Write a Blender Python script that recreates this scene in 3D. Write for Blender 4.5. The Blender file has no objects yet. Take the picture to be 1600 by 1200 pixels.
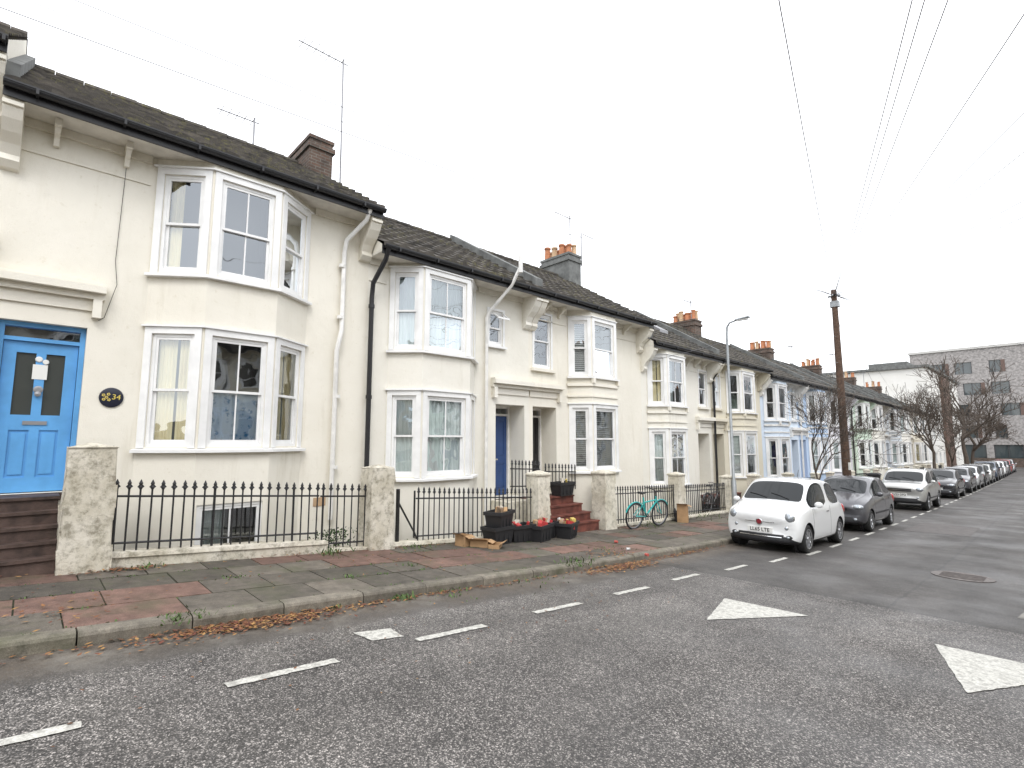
import bpy, bmesh, math, random
from mathutils import Vector, Matrix
from mathutils.bvhtree import BVHTree
random.seed(7)
EYE=1.6
R=random.random
def U(a,b): return a+(b-a)*random.random()
scene=bpy.context.scene
# ------------------------------------------------------------ helpers
def link(o): scene.collection.objects.link(o); return o
def empty(name,loc=(0,0,0),rot=(0,0,0)):
    e=bpy.data.objects.new(name,None); e.location=loc; e.rotation_euler=rot; e.empty_display_size=.2
    return link(e)
class MB:
    def __init__(s): s.v=[];s.f=[];s.c=[];s.hc=False
    def quad(s,pts,col=None):
        n=len(s.v); s.v+= [tuple(p) for p in pts]; s.f.append(tuple(range(n,n+len(pts)))); s.c.append(col or (1,1,1,1))
        if col: s.hc=True
    def box8(s,p,col=None):
        n=len(s.v); s.v+=[tuple(q) for q in p]
        for f in ((0,3,2,1),(4,5,6,7),(0,1,5,4),(1,2,6,5),(2,3,7,6),(3,0,4,7)):
            s.f.append(tuple(n+i for i in f)); s.c.append(col or (1,1,1,1))
        if col: s.hc=True
    def box(s,x0,x1,y0,y1,z0,z1,col=None):
        s.box8([(x0,y0,z0),(x1,y0,z0),(x1,y1,z0),(x0,y1,z0),(x0,y0,z1),(x1,y0,z1),(x1,y1,z1),(x0,y1,z1)],col)
    def fbox(s,fr,u0,u1,z0,z1,d0,d1,col=None):
        ps=[]
        for z in (z0,z1):
            for (u,d) in ((u0,d0),(u1,d0),(u1,d1),(u0,d1)): ps.append(fp(fr,u,d,z))
        s.box8(ps,col)
    def slope(s,x0,x1,y0,y1,zb0,zb1,zt0,zt1,col=None):
        s.box8([(x0,y0,zb0),(x1,y0,zb0),(x1,y1,zb1),(x0,y1,zb1),(x0,y0,zt0),(x1,y0,zt0),(x1,y1,zt1),(x0,y1,zt1)],col)
    def prism_y(s,prof,ya,yb):
        n=len(s.v); m_=len(prof)
        for yy_ in (ya,yb):
            for p in prof: s.v.append((p[0],yy_,p[1]))
        for k in range(m_): s.f.append((n+k,n+(k+1)%m_,n+m_+(k+1)%m_,n+m_+k)); s.c.append((1,1,1,1))
        s.f.append(tuple(n+k for k in range(m_))); s.f.append(tuple(n+m_+k for k in range(m_))); s.c+=[(1,1,1,1)]*2
    def tube(s,pts,rads,n=8,cap=True,col=None):
        pts=[Vector(p) for p in pts]
        if not hasattr(rads,'__len__'): rads=[rads]*len(pts)
        b=len(s.v); prev=None
        for i,p in enumerate(pts):
            t=(pts[min(i+1,len(pts)-1)]-pts[max(i-1,0)])
            if t.length<1e-9: t=Vector((0,0,1))
            t.normalize()
            if prev is None:
                a=Vector((0,0,1)) if abs(t.z)<.9 else Vector((1,0,0))
                prev=t.cross(a).normalized()
            else:
                prev=(prev-t*prev.dot(t)); 
                if prev.length<1e-6: prev=t.orthogonal()
                prev.normalize()
            q=t.cross(prev)
            for k in range(n):
                a=2*math.pi*k/n
                s.v.append(tuple(p+(prev*math.cos(a)+q*math.sin(a))*rads[i]))
        for i in range(len(pts)-1):
            for k in range(n):
                k2=(k+1)%n
                s.f.append((b+i*n+k,b+i*n+k2,b+(i+1)*n+k2,b+(i+1)*n+k)); s.c.append(col or (1,1,1,1))
        if cap:
            s.f.append(tuple(b+k for k in range(n))[::-1]); s.f.append(tuple(b+(len(pts)-1)*n+k for k in range(n))); s.c+= [col or (1,1,1,1)]*2
        if col: s.hc=True
    def lathe(s,c,axis,prof,n=24,col=None):
        c=Vector(c); ax=Vector(axis).normalized(); a=ax.orthogonal().normalized(); q=ax.cross(a); b=len(s.v)
        for (h,r) in prof:
            for k in range(n):
                t=2*math.pi*k/n
                s.v.append(tuple(c+ax*h+(a*math.cos(t)+q*math.sin(t))*r))
        for i in range(len(prof)-1):
            for k in range(n):
                k2=(k+1)%n
                s.f.append((b+i*n+k,b+i*n+k2,b+(i+1)*n+k2,b+(i+1)*n+k)); s.c.append(col or (1,1,1,1))
    def obj(s,name,mat,parent=None,smooth=False):
        me=bpy.data.meshes.new(name); me.from_pydata(s.v,[],s.f)
        if s.hc:
            at=me.color_attributes.new('Col','FLOAT_COLOR','CORNER'); buf=[]
            for f,c in zip(s.f,s.c): buf+= list(c)*len(f)
            at.data.foreach_set('color',buf)
        me.materials.append(mat); me.update()
        bm=bmesh.new(); bm.from_mesh(me); bmesh.ops.recalc_face_normals(bm,faces=bm.faces); bm.to_mesh(me); bm.free()
        if smooth:
            for p in me.polygons: p.use_smooth=True
            try: me.set_sharp_from_angle(angle=math.radians(40))
            except Exception: pass
        o=bpy.data.objects.new(name,me); link(o)
        if parent: o.parent=parent
        return o
def frame(ax,ay,bx,by):
    L=math.hypot(bx-ax,by-ay); ux,uy=(bx-ax)/L,(by-ay)/L
    return (ax,ay,ux,uy,uy,-ux,L)
def fp(fr,u,d,z): return (fr[0]+fr[2]*u+fr[4]*d, fr[1]+fr[3]*u+fr[5]*d, z)
def wall_open(mb,fr,z0,z1,ops,W=None,depth=.14,u0=0):
    W=W if W is not None else fr[6]
    us=sorted(set([u0,W]+[o[0] for o in ops]+[o[1] for o in ops])); zs=sorted(set([z0,z1]+[o[2] for o in ops]+[o[3] for o in ops]))
    for i in range(len(us)-1):
        for j in range(len(zs)-1):
            cu=(us[i]+us[i+1])/2; cz=(zs[j]+zs[j+1])/2
            if any(o[0]<cu<o[1] and o[2]<cz<o[3] for o in ops): continue
            mb.quad([fp(fr,us[i],0,zs[j]),fp(fr,us[i+1],0,zs[j]),fp(fr,us[i+1],0,zs[j+1]),fp(fr,us[i],0,zs[j+1])])
    for o in ops:
        dp=o[4] if len(o)>4 else depth
        a,b,c,d=o[:4]
        for (p,q) in (((a,c),(b,c)),((b,c),(b,d)),((b,d),(a,d)),((a,d),(a,c))):
            mb.quad([fp(fr,p[0],0,p[1]),fp(fr,q[0],0,q[1]),fp(fr,q[0],-dp,q[1]),fp(fr,p[0],-dp,p[1])])
def poly_band(mb,pts,z0,z1,off,inn=.03,zt=0):
    P=[Vector(p) for p in pts]; out=[];ins=[]
    nn=[]
    for i in range(len(P)-1):
        d=(P[i+1]-P[i]).normalized(); nn.append(Vector((d.y,-d.x)))
    for i,p in enumerate(P):
        if i==0: m=nn[0]
        elif i==len(P)-1: m=nn[-1]
        else:
            m=(nn[i-1]+nn[i]).normalized(); m=m/max(.3,m.dot(nn[i]))
        out.append(p+m*off); ins.append(p-m*inn)
    for i in range(len(P)-1):
        a,b,c,d=ins[i],out[i],out[i+1],ins[i+1]
        mb.box8([(a.x,a.y,z0),(b.x,b.y,z0),(c.x,c.y,z0),(d.x,d.y,z0),(a.x,a.y,z1),(b.x,b.y,z1-zt),(c.x,c.y,z1-zt),(d.x,d.y,z1)])
# ------------------------------------------------------------ ground profile
GP=[(-60,3.6),(-25,1.7),(-10,.68),(0,0),(3,-.21),(7,-.52),(12,-.79),(18,-.99),(28,-1.25),(40,-1.5),(60,-1.8),(92,-2.15),(140,-2.4),(900,-2.5)]
def _g(y):
    if y<=GP[0][0]: return GP[0][1]
    for i in range(len(GP)-1):
        if y<=GP[i+1][0]:
            t=(y-GP[i][0])/(GP[i+1][0]-GP[i][0]); return GP[i][1]*(1-t)+GP[i+1][1]*t
    return GP[-1][1]
def g(y): return sum(_g(y+k*.5) for k in range(-3,4))/7
def pv(y): return g(y)+.11
# ------------------------------------------------------------ materials
def new_mat(name):
    m=bpy.data.materials.new(name); m.use_nodes=True; nt=m.node_tree; b=nt.nodes['Principled BSDF']; return m,nt,b
def N(nt,typ,ins=None,**props):
    n=nt.nodes.new(typ)
    for k,v in props.items(): setattr(n,k,v)
    for k,v in (ins or {}).items():
        if isinstance(v,bpy.types.NodeSocket): nt.links.new(v,n.inputs[k])
        else: n.inputs[k].default_value=v
    return n
def mixc(nt,f,a,b,blend='MIX'):
    n=nt.nodes.new('ShaderNodeMix'); n.data_type='RGBA'; n.blend_type=blend
    for i,v in ((0,f),(6,a),(7,b)):
        if isinstance(v,bpy.types.NodeSocket): nt.links.new(v,n.inputs[i])
        else: n.inputs[i].default_value=(tuple(v)+(1,) if hasattr(v,'__len__') and len(v)==3 else v)
    return n.outputs[2]
def ramp(nt,fac,stops):
    n=nt.nodes.new('ShaderNodeValToRGB'); nt.links.new(fac,n.inputs[0]); e=n.color_ramp.elements
    while len(e)<len(stops): e.new(.5)
    for k,(p,c) in enumerate(stops):
        e[k].position=p; e[k].color=(c,c,c,1) if not hasattr(c,'__len__') else tuple(c)+(1,)
    return n.outputs[0]
def mth(nt,op,a,b=0.0,c=None):
    n=nt.nodes.new('ShaderNodeMath'); n.operation=op
    for i,v in enumerate((a,b) if c is None else (a,b,c)):
        if isinstance(v,bpy.types.NodeSocket): nt.links.new(v,n.inputs[i])
        else: n.inputs[i].default_value=v
    return n.outputs[0]
def pos(nt,scale=(1,1,1)):
    gm=N(nt,'ShaderNodeNewGeometry'); mp=N(nt,'ShaderNodeMapping',{'Vector':gm.outputs['Position'],'Scale':scale}); return mp.outputs[0]
def noise_(nt,vec,scale,detail=4,rough=.55):
    return N(nt,'ShaderNodeTexNoise',{'Vector':vec,'Scale':scale,'Detail':detail,'Roughness':rough}).outputs['Fac']
def bump(nt,b,h,strength=.3,dist=.01):
    n=N(nt,'ShaderNodeBump',{'Height':h,'Strength':strength,'Distance':dist}); nt.links.new(n.outputs[0],b.inputs['Normal'])
def simple(name,col,rough=.5,metal=0,var=.0,vs=6,bmp=0,coat=0):
    m,nt,b=new_mat(name); b.inputs['Roughness'].default_value=rough; b.inputs['Metallic'].default_value=metal
    if coat: b.inputs['Coat Weight'].default_value=coat; b.inputs['Coat Roughness'].default_value=.03
    if var:
        f=noise_(nt,pos(nt),vs,6); f=ramp(nt,f,[(.3,0.),(.7,1.)])
        c=mixc(nt,f,tuple(max(0,x*(1-var)) for x in col),tuple(min(1,x*(1+var*.5)) for x in col)); nt.links.new(c,b.inputs['Base Color'])
        if bmp: bump(nt,b,noise_(nt,pos(nt),vs*6,4),bmp,.01)
    else: b.inputs['Base Color'].default_value=tuple(col)+(1,)
    return m
def attr_mat(name,rough=.8,var=.25,vs=9,bmp=.3,bs=60,green=0,speck=0):
    m,nt,b=new_mat(name); b.inputs['Roughness'].default_value=rough
    at=N(nt,'ShaderNodeVertexColor',layer_name='Col').outputs[0]
    f=ramp(nt,noise_(nt,pos(nt),vs,8,.65),[(.3,1-var),(.7,1.+var*.3)])
    c=mixc(nt,1.0,at,f,'MULTIPLY')
    if speck:
        c=mixc(nt,1.0,c,ramp(nt,noise_(nt,pos(nt),110,3,.7),[(.35,1-speck),(.65,1+speck)]),'MULTIPLY')
    if green:
        gmk=ramp(nt,noise_(nt,pos(nt),1.7,6,.6),[(.5,0.),(.72,green)]); c=mixc(nt,gmk,c,(.075,.08,.04))
    nt.links.new(c,b.inputs['Base Color'])
    bump(nt,b,noise_(nt,pos(nt),bs,4),bmp,.01)
    return m
_rc={}
def render_paint(col,dirt_creases=1.0):
    k=(col,dirt_creases)
    if k in _rc: return _rc[k]
    m,nt,b=new_mat('painted_render'); b.inputs['Roughness'].default_value=.75
    f1=ramp(nt,noise_(nt,pos(nt),.9,8,.6),[(.38,0.),(.75,.5*dirt_creases)])
    f2=mth(nt,'MULTIPLY',ramp(nt,noise_(nt,pos(nt,(4,4,.5)),1.3,8,.7),[(.53,0.),(.78,.5*dirt_creases)]),ramp(nt,noise_(nt,pos(nt),.5,3),[(.4,0.),(.6,1.)]))
    f3=ramp(nt,noise_(nt,pos(nt),12,8,.7),[(.60,0.),(.72,.45*dirt_creases)])
    c=mixc(nt,f1,col,tuple(x*y for x,y in zip(col,(.85,.84,.81))))
    c=mixc(nt,f2,c,tuple(x*y for x,y in zip(col,(.68,.65,.57))))
    c=mixc(nt,f3,c,tuple(x*y for x,y in zip(col,(.76,.73,.64))))
    ao=N(nt,'ShaderNodeAmbientOcclusion',{'Distance':.45}); ao.samples=4  # corner mask: base colour darker and browner in creases, broken by noise
    fa=ramp(nt,ao.outputs['AO'],[(.25,.65*dirt_creases),(.78,0.)]); fa=mth(nt,'MULTIPLY',fa,ramp(nt,noise_(nt,pos(nt),3,6,.7),[(.35,.25),(.65,1.)]))
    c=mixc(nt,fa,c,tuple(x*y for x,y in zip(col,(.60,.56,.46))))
    nt.links.new(c,b.inputs['Base Color'])
    h=mth(nt,'ADD',noise_(nt,pos(nt),90,3),mth(nt,'MULTIPLY',noise_(nt,pos(nt),5,4),2.5))
    bump(nt,b,h,.35,.01); _rc[k]=m; return m
M={}
M['white']=simple('white_gloss_paint',(.80,.79,.76),.35,var=.18,vs=5)
M['whitepvc']=simple('white_window_frame',(.82,.82,.81),.3,var=.12,vs=3)
M['black']=simple('black_paint',(.018,.018,.02),.4,var=.3,vs=20)
M['cast']=simple('black_iron',(.02,.02,.022),.45,var=.4,vs=30)
M['soffit']=simple('soffit_paint',(.72,.69,.62),.6,var=.2,vs=4)
M['room_shade']=simple('unlit_room_shade',(.12,.11,.10),.9)  # dark colour stands in for the unlit inside behind glass
M['paper']=simple('paper',(.75,.75,.72),.7)
M['chrome']=simple('chrome',(.7,.7,.7),.15,1)
M['gold']=simple('gold_lettering',(.70,.55,.12),.4)
M['tyre']=simple('tyre_rubber',(.018,.018,.018),.75)
M['alloy']=simple('alloy_wheel',(.5,.51,.53),.3,.85)
M['plastic']=simple('black_plastic',(.02,.02,.022),.5)
M['wood']=simple('weathered_pole_wood',(.10,.06,.04),.85,var=.5,vs=12,bmp=.5)
M['galv']=simple('galvanised_steel',(.36,.38,.39),.5,.5,var=.15)
M['alu']=simple('aerial_metal',(.3,.3,.31),.5,.6)
M['wire']=simple('cable',(.13,.13,.14),.6)
M['card']=simple('cardboard',(.40,.25,.13),.85,var=.2)
M['plate']=simple('number_plate_white',(.75,.75,.72),.35)
M['ink']=simple('number_plate_black',(.01,.01,.01),.5)
M['pot']=simple('terracotta',(.42,.17,.08),.8,var=.35,vs=5)
M['potc']=simple('buff_clay',(.48,.33,.2),.8,var=.3,vs=5)
M['lead']=simple('lead_grey',(.15,.155,.15),.8,var=.45,vs=4,bmp=.3)
M['bark']=simple('bare_bark',(.085,.066,.052),.9,var=.35,vs=10)
M['stepred']=simple('red_tile_step',(.16,.05,.035),.6,var=.6,vs=5,bmp=.3)
M['stepdark']=simple('worn_step',(.085,.055,.045),.65,var=.6,vs=6,bmp=.3)
M['teal']=simple('turquoise_paint',(.03,.42,.40),.3,coat=.5)
def glass_mat(name='window_glass',base=.17):
    m=bpy.data.materials.new(name); m.use_nodes=True; nt=m.node_tree; nt.nodes.clear()
    o=N(nt,'ShaderNodeOutputMaterial'); tr=N(nt,'ShaderNodeBsdfTransparent',{'Color':(.90,.93,.93,1)}); gl=N(nt,'ShaderNodeBsdfGlossy',{'Color':(.9,.95,1,1),'Roughness':.015})
    bp=N(nt,'ShaderNodeBump',{'Height':noise_(nt,pos(nt),1.3,2),'Strength':.3,'Distance':.04}); nt.links.new(bp.outputs[0],gl.inputs['Normal'])
    fr=N(nt,'ShaderNodeFresnel',{'IOR':1.5}); f=mth(nt,'ADD',fr.outputs[0],base)
    mx=N(nt,'ShaderNodeMixShader'); nt.links.new(f,mx.inputs[0]); nt.links.new(tr.outputs[0],mx.inputs[1]); nt.links.new(gl.outputs[0],mx.inputs[2]); nt.links.new(mx.outputs[0],o.inputs[0]); return m
M['glass']=glass_mat()
def curtain(name,c1,c2,pattern=0):
    m,nt,b=new_mat(name); b.inputs['Roughness'].default_value=.9
    if pattern:
        v=N(nt,'ShaderNodeTexVoronoi',{'Vector':pos(nt),'Scale':9.0}); f=ramp(nt,v.outputs['Distance'],[(.25,1.),(.48,0.)])
        n2=ramp(nt,noise_(nt,pos(nt),22,4),[(.42,0.),(.56,1.)]); f=mth(nt,'MULTIPLY',f,n2)
    else: f=ramp(nt,noise_(nt,pos(nt,(1,1,.1)),10,4),[(.3,0.),(.7,1.)])
    nt.links.new(mixc(nt,f,c1,c2),b.inputs['Base Color']); return m
M['cur_cream']=curtain('cream_curtain',(.82,.72,.46),(.66,.55,.32))
M['cur_net']=curtain('net_curtain',(.74,.78,.76),(.46,.52,.51))
M['cur_blue']=curtain('blue_floral_curtain',(.55,.68,.82),(.10,.27,.50),1)
M['cur_grey']=curtain('grey_blind',(.62,.62,.60),(.5,.5,.49))
def roof_mat():
    m,nt,b=new_mat('concrete_roof_tile'); b.inputs['Roughness'].default_value=.9
    f=ramp(nt,noise_(nt,pos(nt),2.2,8,.7),[(.35,0.),(.7,1.)])
    c=mixc(nt,f,(.032,.029,.026),(.085,.074,.062))
    # tile-to-tile variation
    vv=N(nt,'ShaderNodeTexVoronoi',{'Vector':pos(nt,(3.0,3.3,0.01)),'Scale':1.0}); tv=N(nt,'ShaderNodeSeparateColor',{0:vv.outputs['Color']}).outputs[0]
    c=mixc(nt,1.0,c,ramp(nt,tv,[(0.,.62),(1.,1.35)]),'MULTIPLY')
    f2=ramp(nt,noise_(nt,pos(nt),9,8,.75),[(.52,0.),(.62,1.)]); f3=ramp(nt,noise_(nt,pos(nt),.5,4),[(.40,0.1),(.6,.8)])
    c=mixc(nt,mth(nt,'MULTIPLY',f2,f3),c,(.125,.115,.045))
    nt.links.new(c,b.inputs['Base Color']); bump(nt,b,noise_(nt,pos(nt),40,5),.5,.01); return m
M['roof']=roof_mat()
def brick_mat(name,c1,c2,mort,sc=1.0):
    m,nt,b=new_mat(name); b.inputs['Roughness'].default_value=.9
    gm=N(nt,'ShaderNodeNewGeometry'); sp=N(nt,'ShaderNodeSeparateXYZ',{0:gm.outputs['Position']})
    cb=N(nt,'ShaderNodeCombineXYZ',{0:mth(nt,'ADD',sp.outputs[0],sp.outputs[1]),1:sp.outputs[2]})
    br=N(nt,'ShaderNodeTexBrick',{'Vector':cb.outputs[0],'Color1':c1+(1,),'Color2':c2+(1,),'Mortar':mort+(1,),'Scale':sc,'Mortar Size':.008,'Brick Width':.22,'Row Height':.075})
    f=ramp(nt,noise_(nt,pos(nt),3,6),[(.35,.55),(.7,1.1)])
    nt.links.new(mixc(nt,1.0,br.outputs[0],f,'MULTIPLY'),b.inputs['Base Color']); return m
M['chim']=brick_mat('sooty_brick',(.15,.09,.065),(.085,.062,.05),(.17,.16,.14))
M['office']=brick_mat('pale_grey_brick',(.44,.41,.40),(.33,.31,.30),(.38,.37,.36),.8)
def pillar_mat(c,amount):
    m,nt,b=new_mat('weathered_masonry_paint'); b.inputs['Roughness'].default_value=.85
    f=ramp(nt,noise_(nt,pos(nt,(1,1,.7)),2.6,9,.7),[(.46-.08*amount,0.),(.70,.85)])
    f2=ramp(nt,noise_(nt,pos(nt),9,8,.75),[(.53-.06*amount,0.),(.63,.75*amount)])
    cc=mixc(nt,f,c,(.42,.38,.28)); cc=mixc(nt,f2,cc,(.19,.17,.12)); nt.links.new(cc,b.inputs['Base Color'])
    bump(nt,b,noise_(nt,pos(nt),25,6,.7),.6,.015); return m
M['pillar']=pillar_mat((.70,.66,.57),1.0); M['pillar2']=pillar_mat((.72,.68,.58),.7)
# ------------------------------------------------------------ road
def road_mat():
    m,nt,b=new_mat('asphalt')
    gm=N(nt,'ShaderNodeNewGeometry'); P=gm.outputs['Position']; sp=N(nt,'ShaderNodeSeparateXYZ',{0:P}); X,Y=sp.outputs[0],sp.outputs[1]
    w=mth(nt,'MULTIPLY',mth(nt,'SUBTRACT',noise_(nt,P,2.5,6,.7),.5),.35)
    Xw=mth(nt,'ADD',X,w); Yw=mth(nt,'ADD',Y,w)
    def step(a,e,sm): 
        n=N(nt,'ShaderNodeMapRange',{0:a,1:e-sm,2:e+sm}); n.clamp=True; return n.outputs[0]
    hump=mth(nt,'MULTIPLY',mth(nt,'MULTIPLY',step(Xw,-4.85,.05),mth(nt,'SUBTRACT',1.0,step(mth(nt,'ADD',Y,mth(nt,'MULTIPLY',w,.3)),8.5,.03))),step(Yw,-.15,.04))
    sp1=N(nt,'ShaderNodeTexVoronoi',{'Vector':P,'Scale':135.0}); sc=N(nt,'ShaderNodeSeparateColor',{0:sp1.outputs['Color']}).outputs[0]
    spb=N(nt,'ShaderNodeTexVoronoi',{'Vector':P,'Scale':70.0}); scb=N(nt,'ShaderNodeSeparateColor',{0:spb.outputs['Color']}).outputs[1]
    ag=ramp(nt,sc,[(.0,.024),(.45,.056),(.75,.108),(.97,.34)])
    ag=mixc(nt,1.0,ag,ramp(nt,scb,[(.0,.55),(.5,1.),(.95,1.5)]),'MULTIPLY')
    sp2=N(nt,'ShaderNodeTexVoronoi',{'Vector':P,'Scale':150.0}); sc2=N(nt,'ShaderNodeSeparateColor',{0:sp2.outputs['Color']}).outputs[0]
    ag2=ramp(nt,sc2,[(.0,.038),(.7,.062),(.96,.13)])
    big=ramp(nt,noise_(nt,P,.55,7,.6),[(.3,.74),(.7,1.22)])
    med=ramp(nt,noise_(nt,P,6,7,.7),[(.3,.80),(.7,1.18)])
    c=mixc(nt,hump,ag2,ag)
    c=mixc(nt,1.0,c,big,'MULTIPLY'); c=mixc(nt,1.0,c,med,'MULTIPLY')
    tracks=ramp(nt,noise_(nt,pos(nt,(1.1,.07,1)),1.5,5),[(.35,.82),(.65,1.15)]); c=mixc(nt,1.0,c,tracks,'MULTIPLY')
    c=mixc(nt,1.0,c,(1.08,1.0,.93),'MULTIPLY')
    gut=mth(nt,'SUBTRACT',1.0,step(Xw,-5.0,.22)); gut=mth(nt,'MULTIPLY',gut,ramp(nt,noise_(nt,P,4,8,.7),[(.3,.2),(.65,.8)]))
    c=mixc(nt,gut,c,(.12,.095,.07))
    st=mth(nt,'MULTIPLY',mth(nt,'SUBTRACT',1.0,step(Xw,-4.5,.5)),ramp(nt,noise_(nt,P,1.2,8,.75),[(.5,0.),(.66,.5)])); c=mixc(nt,st,c,(.25,.235,.205))
    sy=mth(nt,'ABSOLUTE',mth(nt,'SUBTRACT',mth(nt,'ADD',Y,mth(nt,'MULTIPLY',w,.3)),8.52)); c=mixc(nt,mth(nt,'MULTIPLY',mth(nt,'LESS_THAN',sy,.03),.55),c,(.03,.03,.03))
    sx=mth(nt,'ABSOLUTE',mth(nt,'SUBTRACT',mth(nt,'ADD',X,mth(nt,'MULTIPLY',w,.3)),-1.75)); c=mixc(nt,mth(nt,'MULTIPLY',mth(nt,'LESS_THAN',sx,.02),mth(nt,'MULTIPLY',step(Y,8.5,.05),.45)),c,(.03,.03,.03))
    nt.links.new(c,b.inputs['Base Color'])
    rg=ramp(nt,noise_(nt,P,.8,6),[(.35,.45),(.65,.8)]); nt.links.new(rg,b.inputs['Roughness'])
    hh=mixc(nt,hump,mth(nt,'MULTIPLY',sc2,.4),sc); bump(nt,b,hh,.6,.006)
    return m
mb=MB(); ys=[-40+1.0*i for i in range(0,61)]+[21+2*i for i in range(0,60)]
for a,b_ in zip(ys[:-1],ys[1:]): mb.quad([(-5.5,a,g(a)),(2.1,a,g(a)),(2.1,b_,g(b_)),(-5.5,b_,g(b_))])
mb.obj('road',road_mat())
gmat=simple('earth_ground',(.10,.095,.07),.95,var=.4,vs=.7)
def goff(x,y):
    if y>69: return -.06
    if x<=-9.28: return -.1
    if x<-8.17: return -1.5
    if x<4.9: return -.3
    if x<5.7: return -1.0
    return -.1
xs=[-700,-100,-17,-9.3,-9.27,-8.2,-8.16,-5.4,4.8,4.92,5.6,5.72,20,100,700]; yy=[-700,-60]+[-40+2*i for i in range(0,54)]+[67.9,69.2,75,85,100,120,160,300,900]
yy=sorted(set(yy)); mb=MB()
for i in range(len(xs)-1):
    for j in range(len(yy)-1):
        q=[(xs[i],yy[j]),(xs[i+1],yy[j]),(xs[i+1],yy[j+1]),(xs[i],yy[j+1])]
        mb.quad([(a,b_,g(b_)+goff(a,b_)) for a,b_ in q])
mb.obj('ground',gmat)
slabm=attr_mat('paving_slab',.75,.5,6,.4,55,green=.65,speck=.28)
def pave(x0,x1,ya,yb,name,step=.64,n=4):
    mb=MB(); w=(x1-x0)/n
    for i in range(n):
        y=ya+(0 if i%2 else .33)
        runs=0
        while y<yb:
            L=step if R()<.8 else step*1.4
            red=(R()<.30) or (runs>0 and R()<.5); runs=1 if red else 0
            if red: k=U(.7,1.15); c=(.20*k,.118*k,.092*k,1)
            else: k=U(.58,1.15); c=(.145*k,.126*k,.102*k,1)
            a,b_=x0+i*w+.007,x0+(i+1)*w-.007; dz=U(-.005,.005); dz2=U(-.005,.005)
            mb.slope(a,b_,y+.007,min(y+L,yb)-.007,pv(y)-.08,pv(y+L)-.08,pv(y)+dz,pv(y+L)+dz2,c); y+=L
    return mb.obj(name,slabm)
pav=pave(-8.2,-5.66,-14,69,'pavement'); pave(2.26,4.8,-20,69,'pavement')
mb=MB()
for a,b_ in zip(ys[:-1],ys[1:]):
    if b_<=70:
        for x0,x1 in ((-8.2,-5.6),(2.2,4.8)): mb.quad([(x0,a,pv(a)-.013),(x1,a,pv(a)-.013),(x1,b_,pv(b_)-.013),(x0,b_,pv(b_)-.013)])
mb.obj('pavement_bed',simple('mossy_joint',(.05,.055,.03),.95,var=.5,vs=5)).parent=pav
kerbm=attr_mat('kerb_stone',.8,.5,8,.5,35,green=.7,speck=.25)
def kerb(x0,x1,side):
    mb=MB(); y=-14
    while y<69:
        L=U(.8,1.0); k=U(.7,1.15); c=(.225*k,.20*k,.16*k,1); a,b_=y+.006,y+L-.006
        z=lambda q:pv(q)+.004
        if side>0: prof=[(x0,-.3),(x1,-.3),(x1,-.035),(x1-.012,-.012),(x1-.035,.0),(x0,0)]
        else: prof=[(x0,-.3),(x1,-.3),(x1,0),(x0+.035,0),(x0+.012,-.012),(x0,-.035)]
        n=len(mb.v); m_=len(prof); jx=U(-.006,.006)
        for q in (a,b_):
            for (px,pz) in prof: mb.v.append((px+jx,q,z(q)+pz))
        for k2 in range(m_): mb.f.append((n+k2,n+(k2+1)%m_,n+m_+(k2+1)%m_,n+m_+k2)); mb.c.append(c)
        mb.f.append(tuple(n+k2 for k2 in range(m_))); mb.f.append(tuple(n+m_+k2 for k2 in range(m_))); mb.c+=[c,c]; mb.hc=True
        y+=L
    mb.obj('kerb',kerbm)
kerb(-5.66,-5.49,1); kerb(2.09,2.26,-1)
def mark_mat():
    m,nt,b=new_mat('worn_road_paint'); b.inputs['Roughness'].default_value=.7
    f=ramp(nt,noise_(nt,pos(nt),18,8,.75),[(.42,1.),(.54,0.)]); f2=ramp(nt,noise_(nt,pos(nt),60,3),[(.35,.72),(.6,1.)])
    c=mixc(nt,mth(nt,'MULTIPLY',f,.55),(.60,.59,.54),(.20,.19,.17)); c=mixc(nt,1.0,c,f2,'MULTIPLY'); nt.links.new(c,b.inputs['Base Color'])
    bump(nt,b,noise_(nt,pos(nt),90,3),.4,.005); return m
MK=mark_mat()
def marking(polys,name='road_marking'):
    mb=MB()
    for P in polys:
        Q=[]
        for i in range(len(P)):
            a,b_=P[i],P[(i+1)%len(P)]; L=math.hypot(a[0]-b_[0],a[1]-b_[1]); n=max(1,int(L/.04))
            for k in range(n):
                t=k/n; j=.006; Q.append((a[0]+(b_[0]-a[0])*t+U(-j,j),a[1]+(b_[1]-a[1])*t+U(-j,j)))
        mb.quad([(x,y,g(y)+.007) for x,y in Q])
    return mb.obj(name,MK)
dash=[]; y=-.45
while y<66:
    xc=-4.05-.03*min(y,8)
    if y<0: xc=-4.0
    if y>8: xc=-4.25+min(.42,(y-8)*.1)
    for q in (0,.4): dash.append([(xc-.045,y+q),(xc+.045,y+q),(xc+.047,y+q+.405),(xc-.045,y+q+.405)])
    y+=1.58
marking(dash)
marking([[(-2.92,5.8),(-2.26,7.1),(-3.27,7.03)]]); marking([[(-.67,5.66),(-.02,7.12),(-1.07,7.1)]])
marking([[(-4.62,2.33),(-4.33,2.38),(-4.28,2.66),(-4.55,2.68)]])
mb=MB(); mb.quad([(-.55,9.4,g(9.4)+.005),(1.2,9.3,g(9.3)+.005),(1.2,10.9,g(10.9)+.005),(-.4,11.0,g(11)+.005)]); mb.obj('road_patch',simple('concrete_patch',(.22,.21,.19),.85,var=.4,vs=4))
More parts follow.
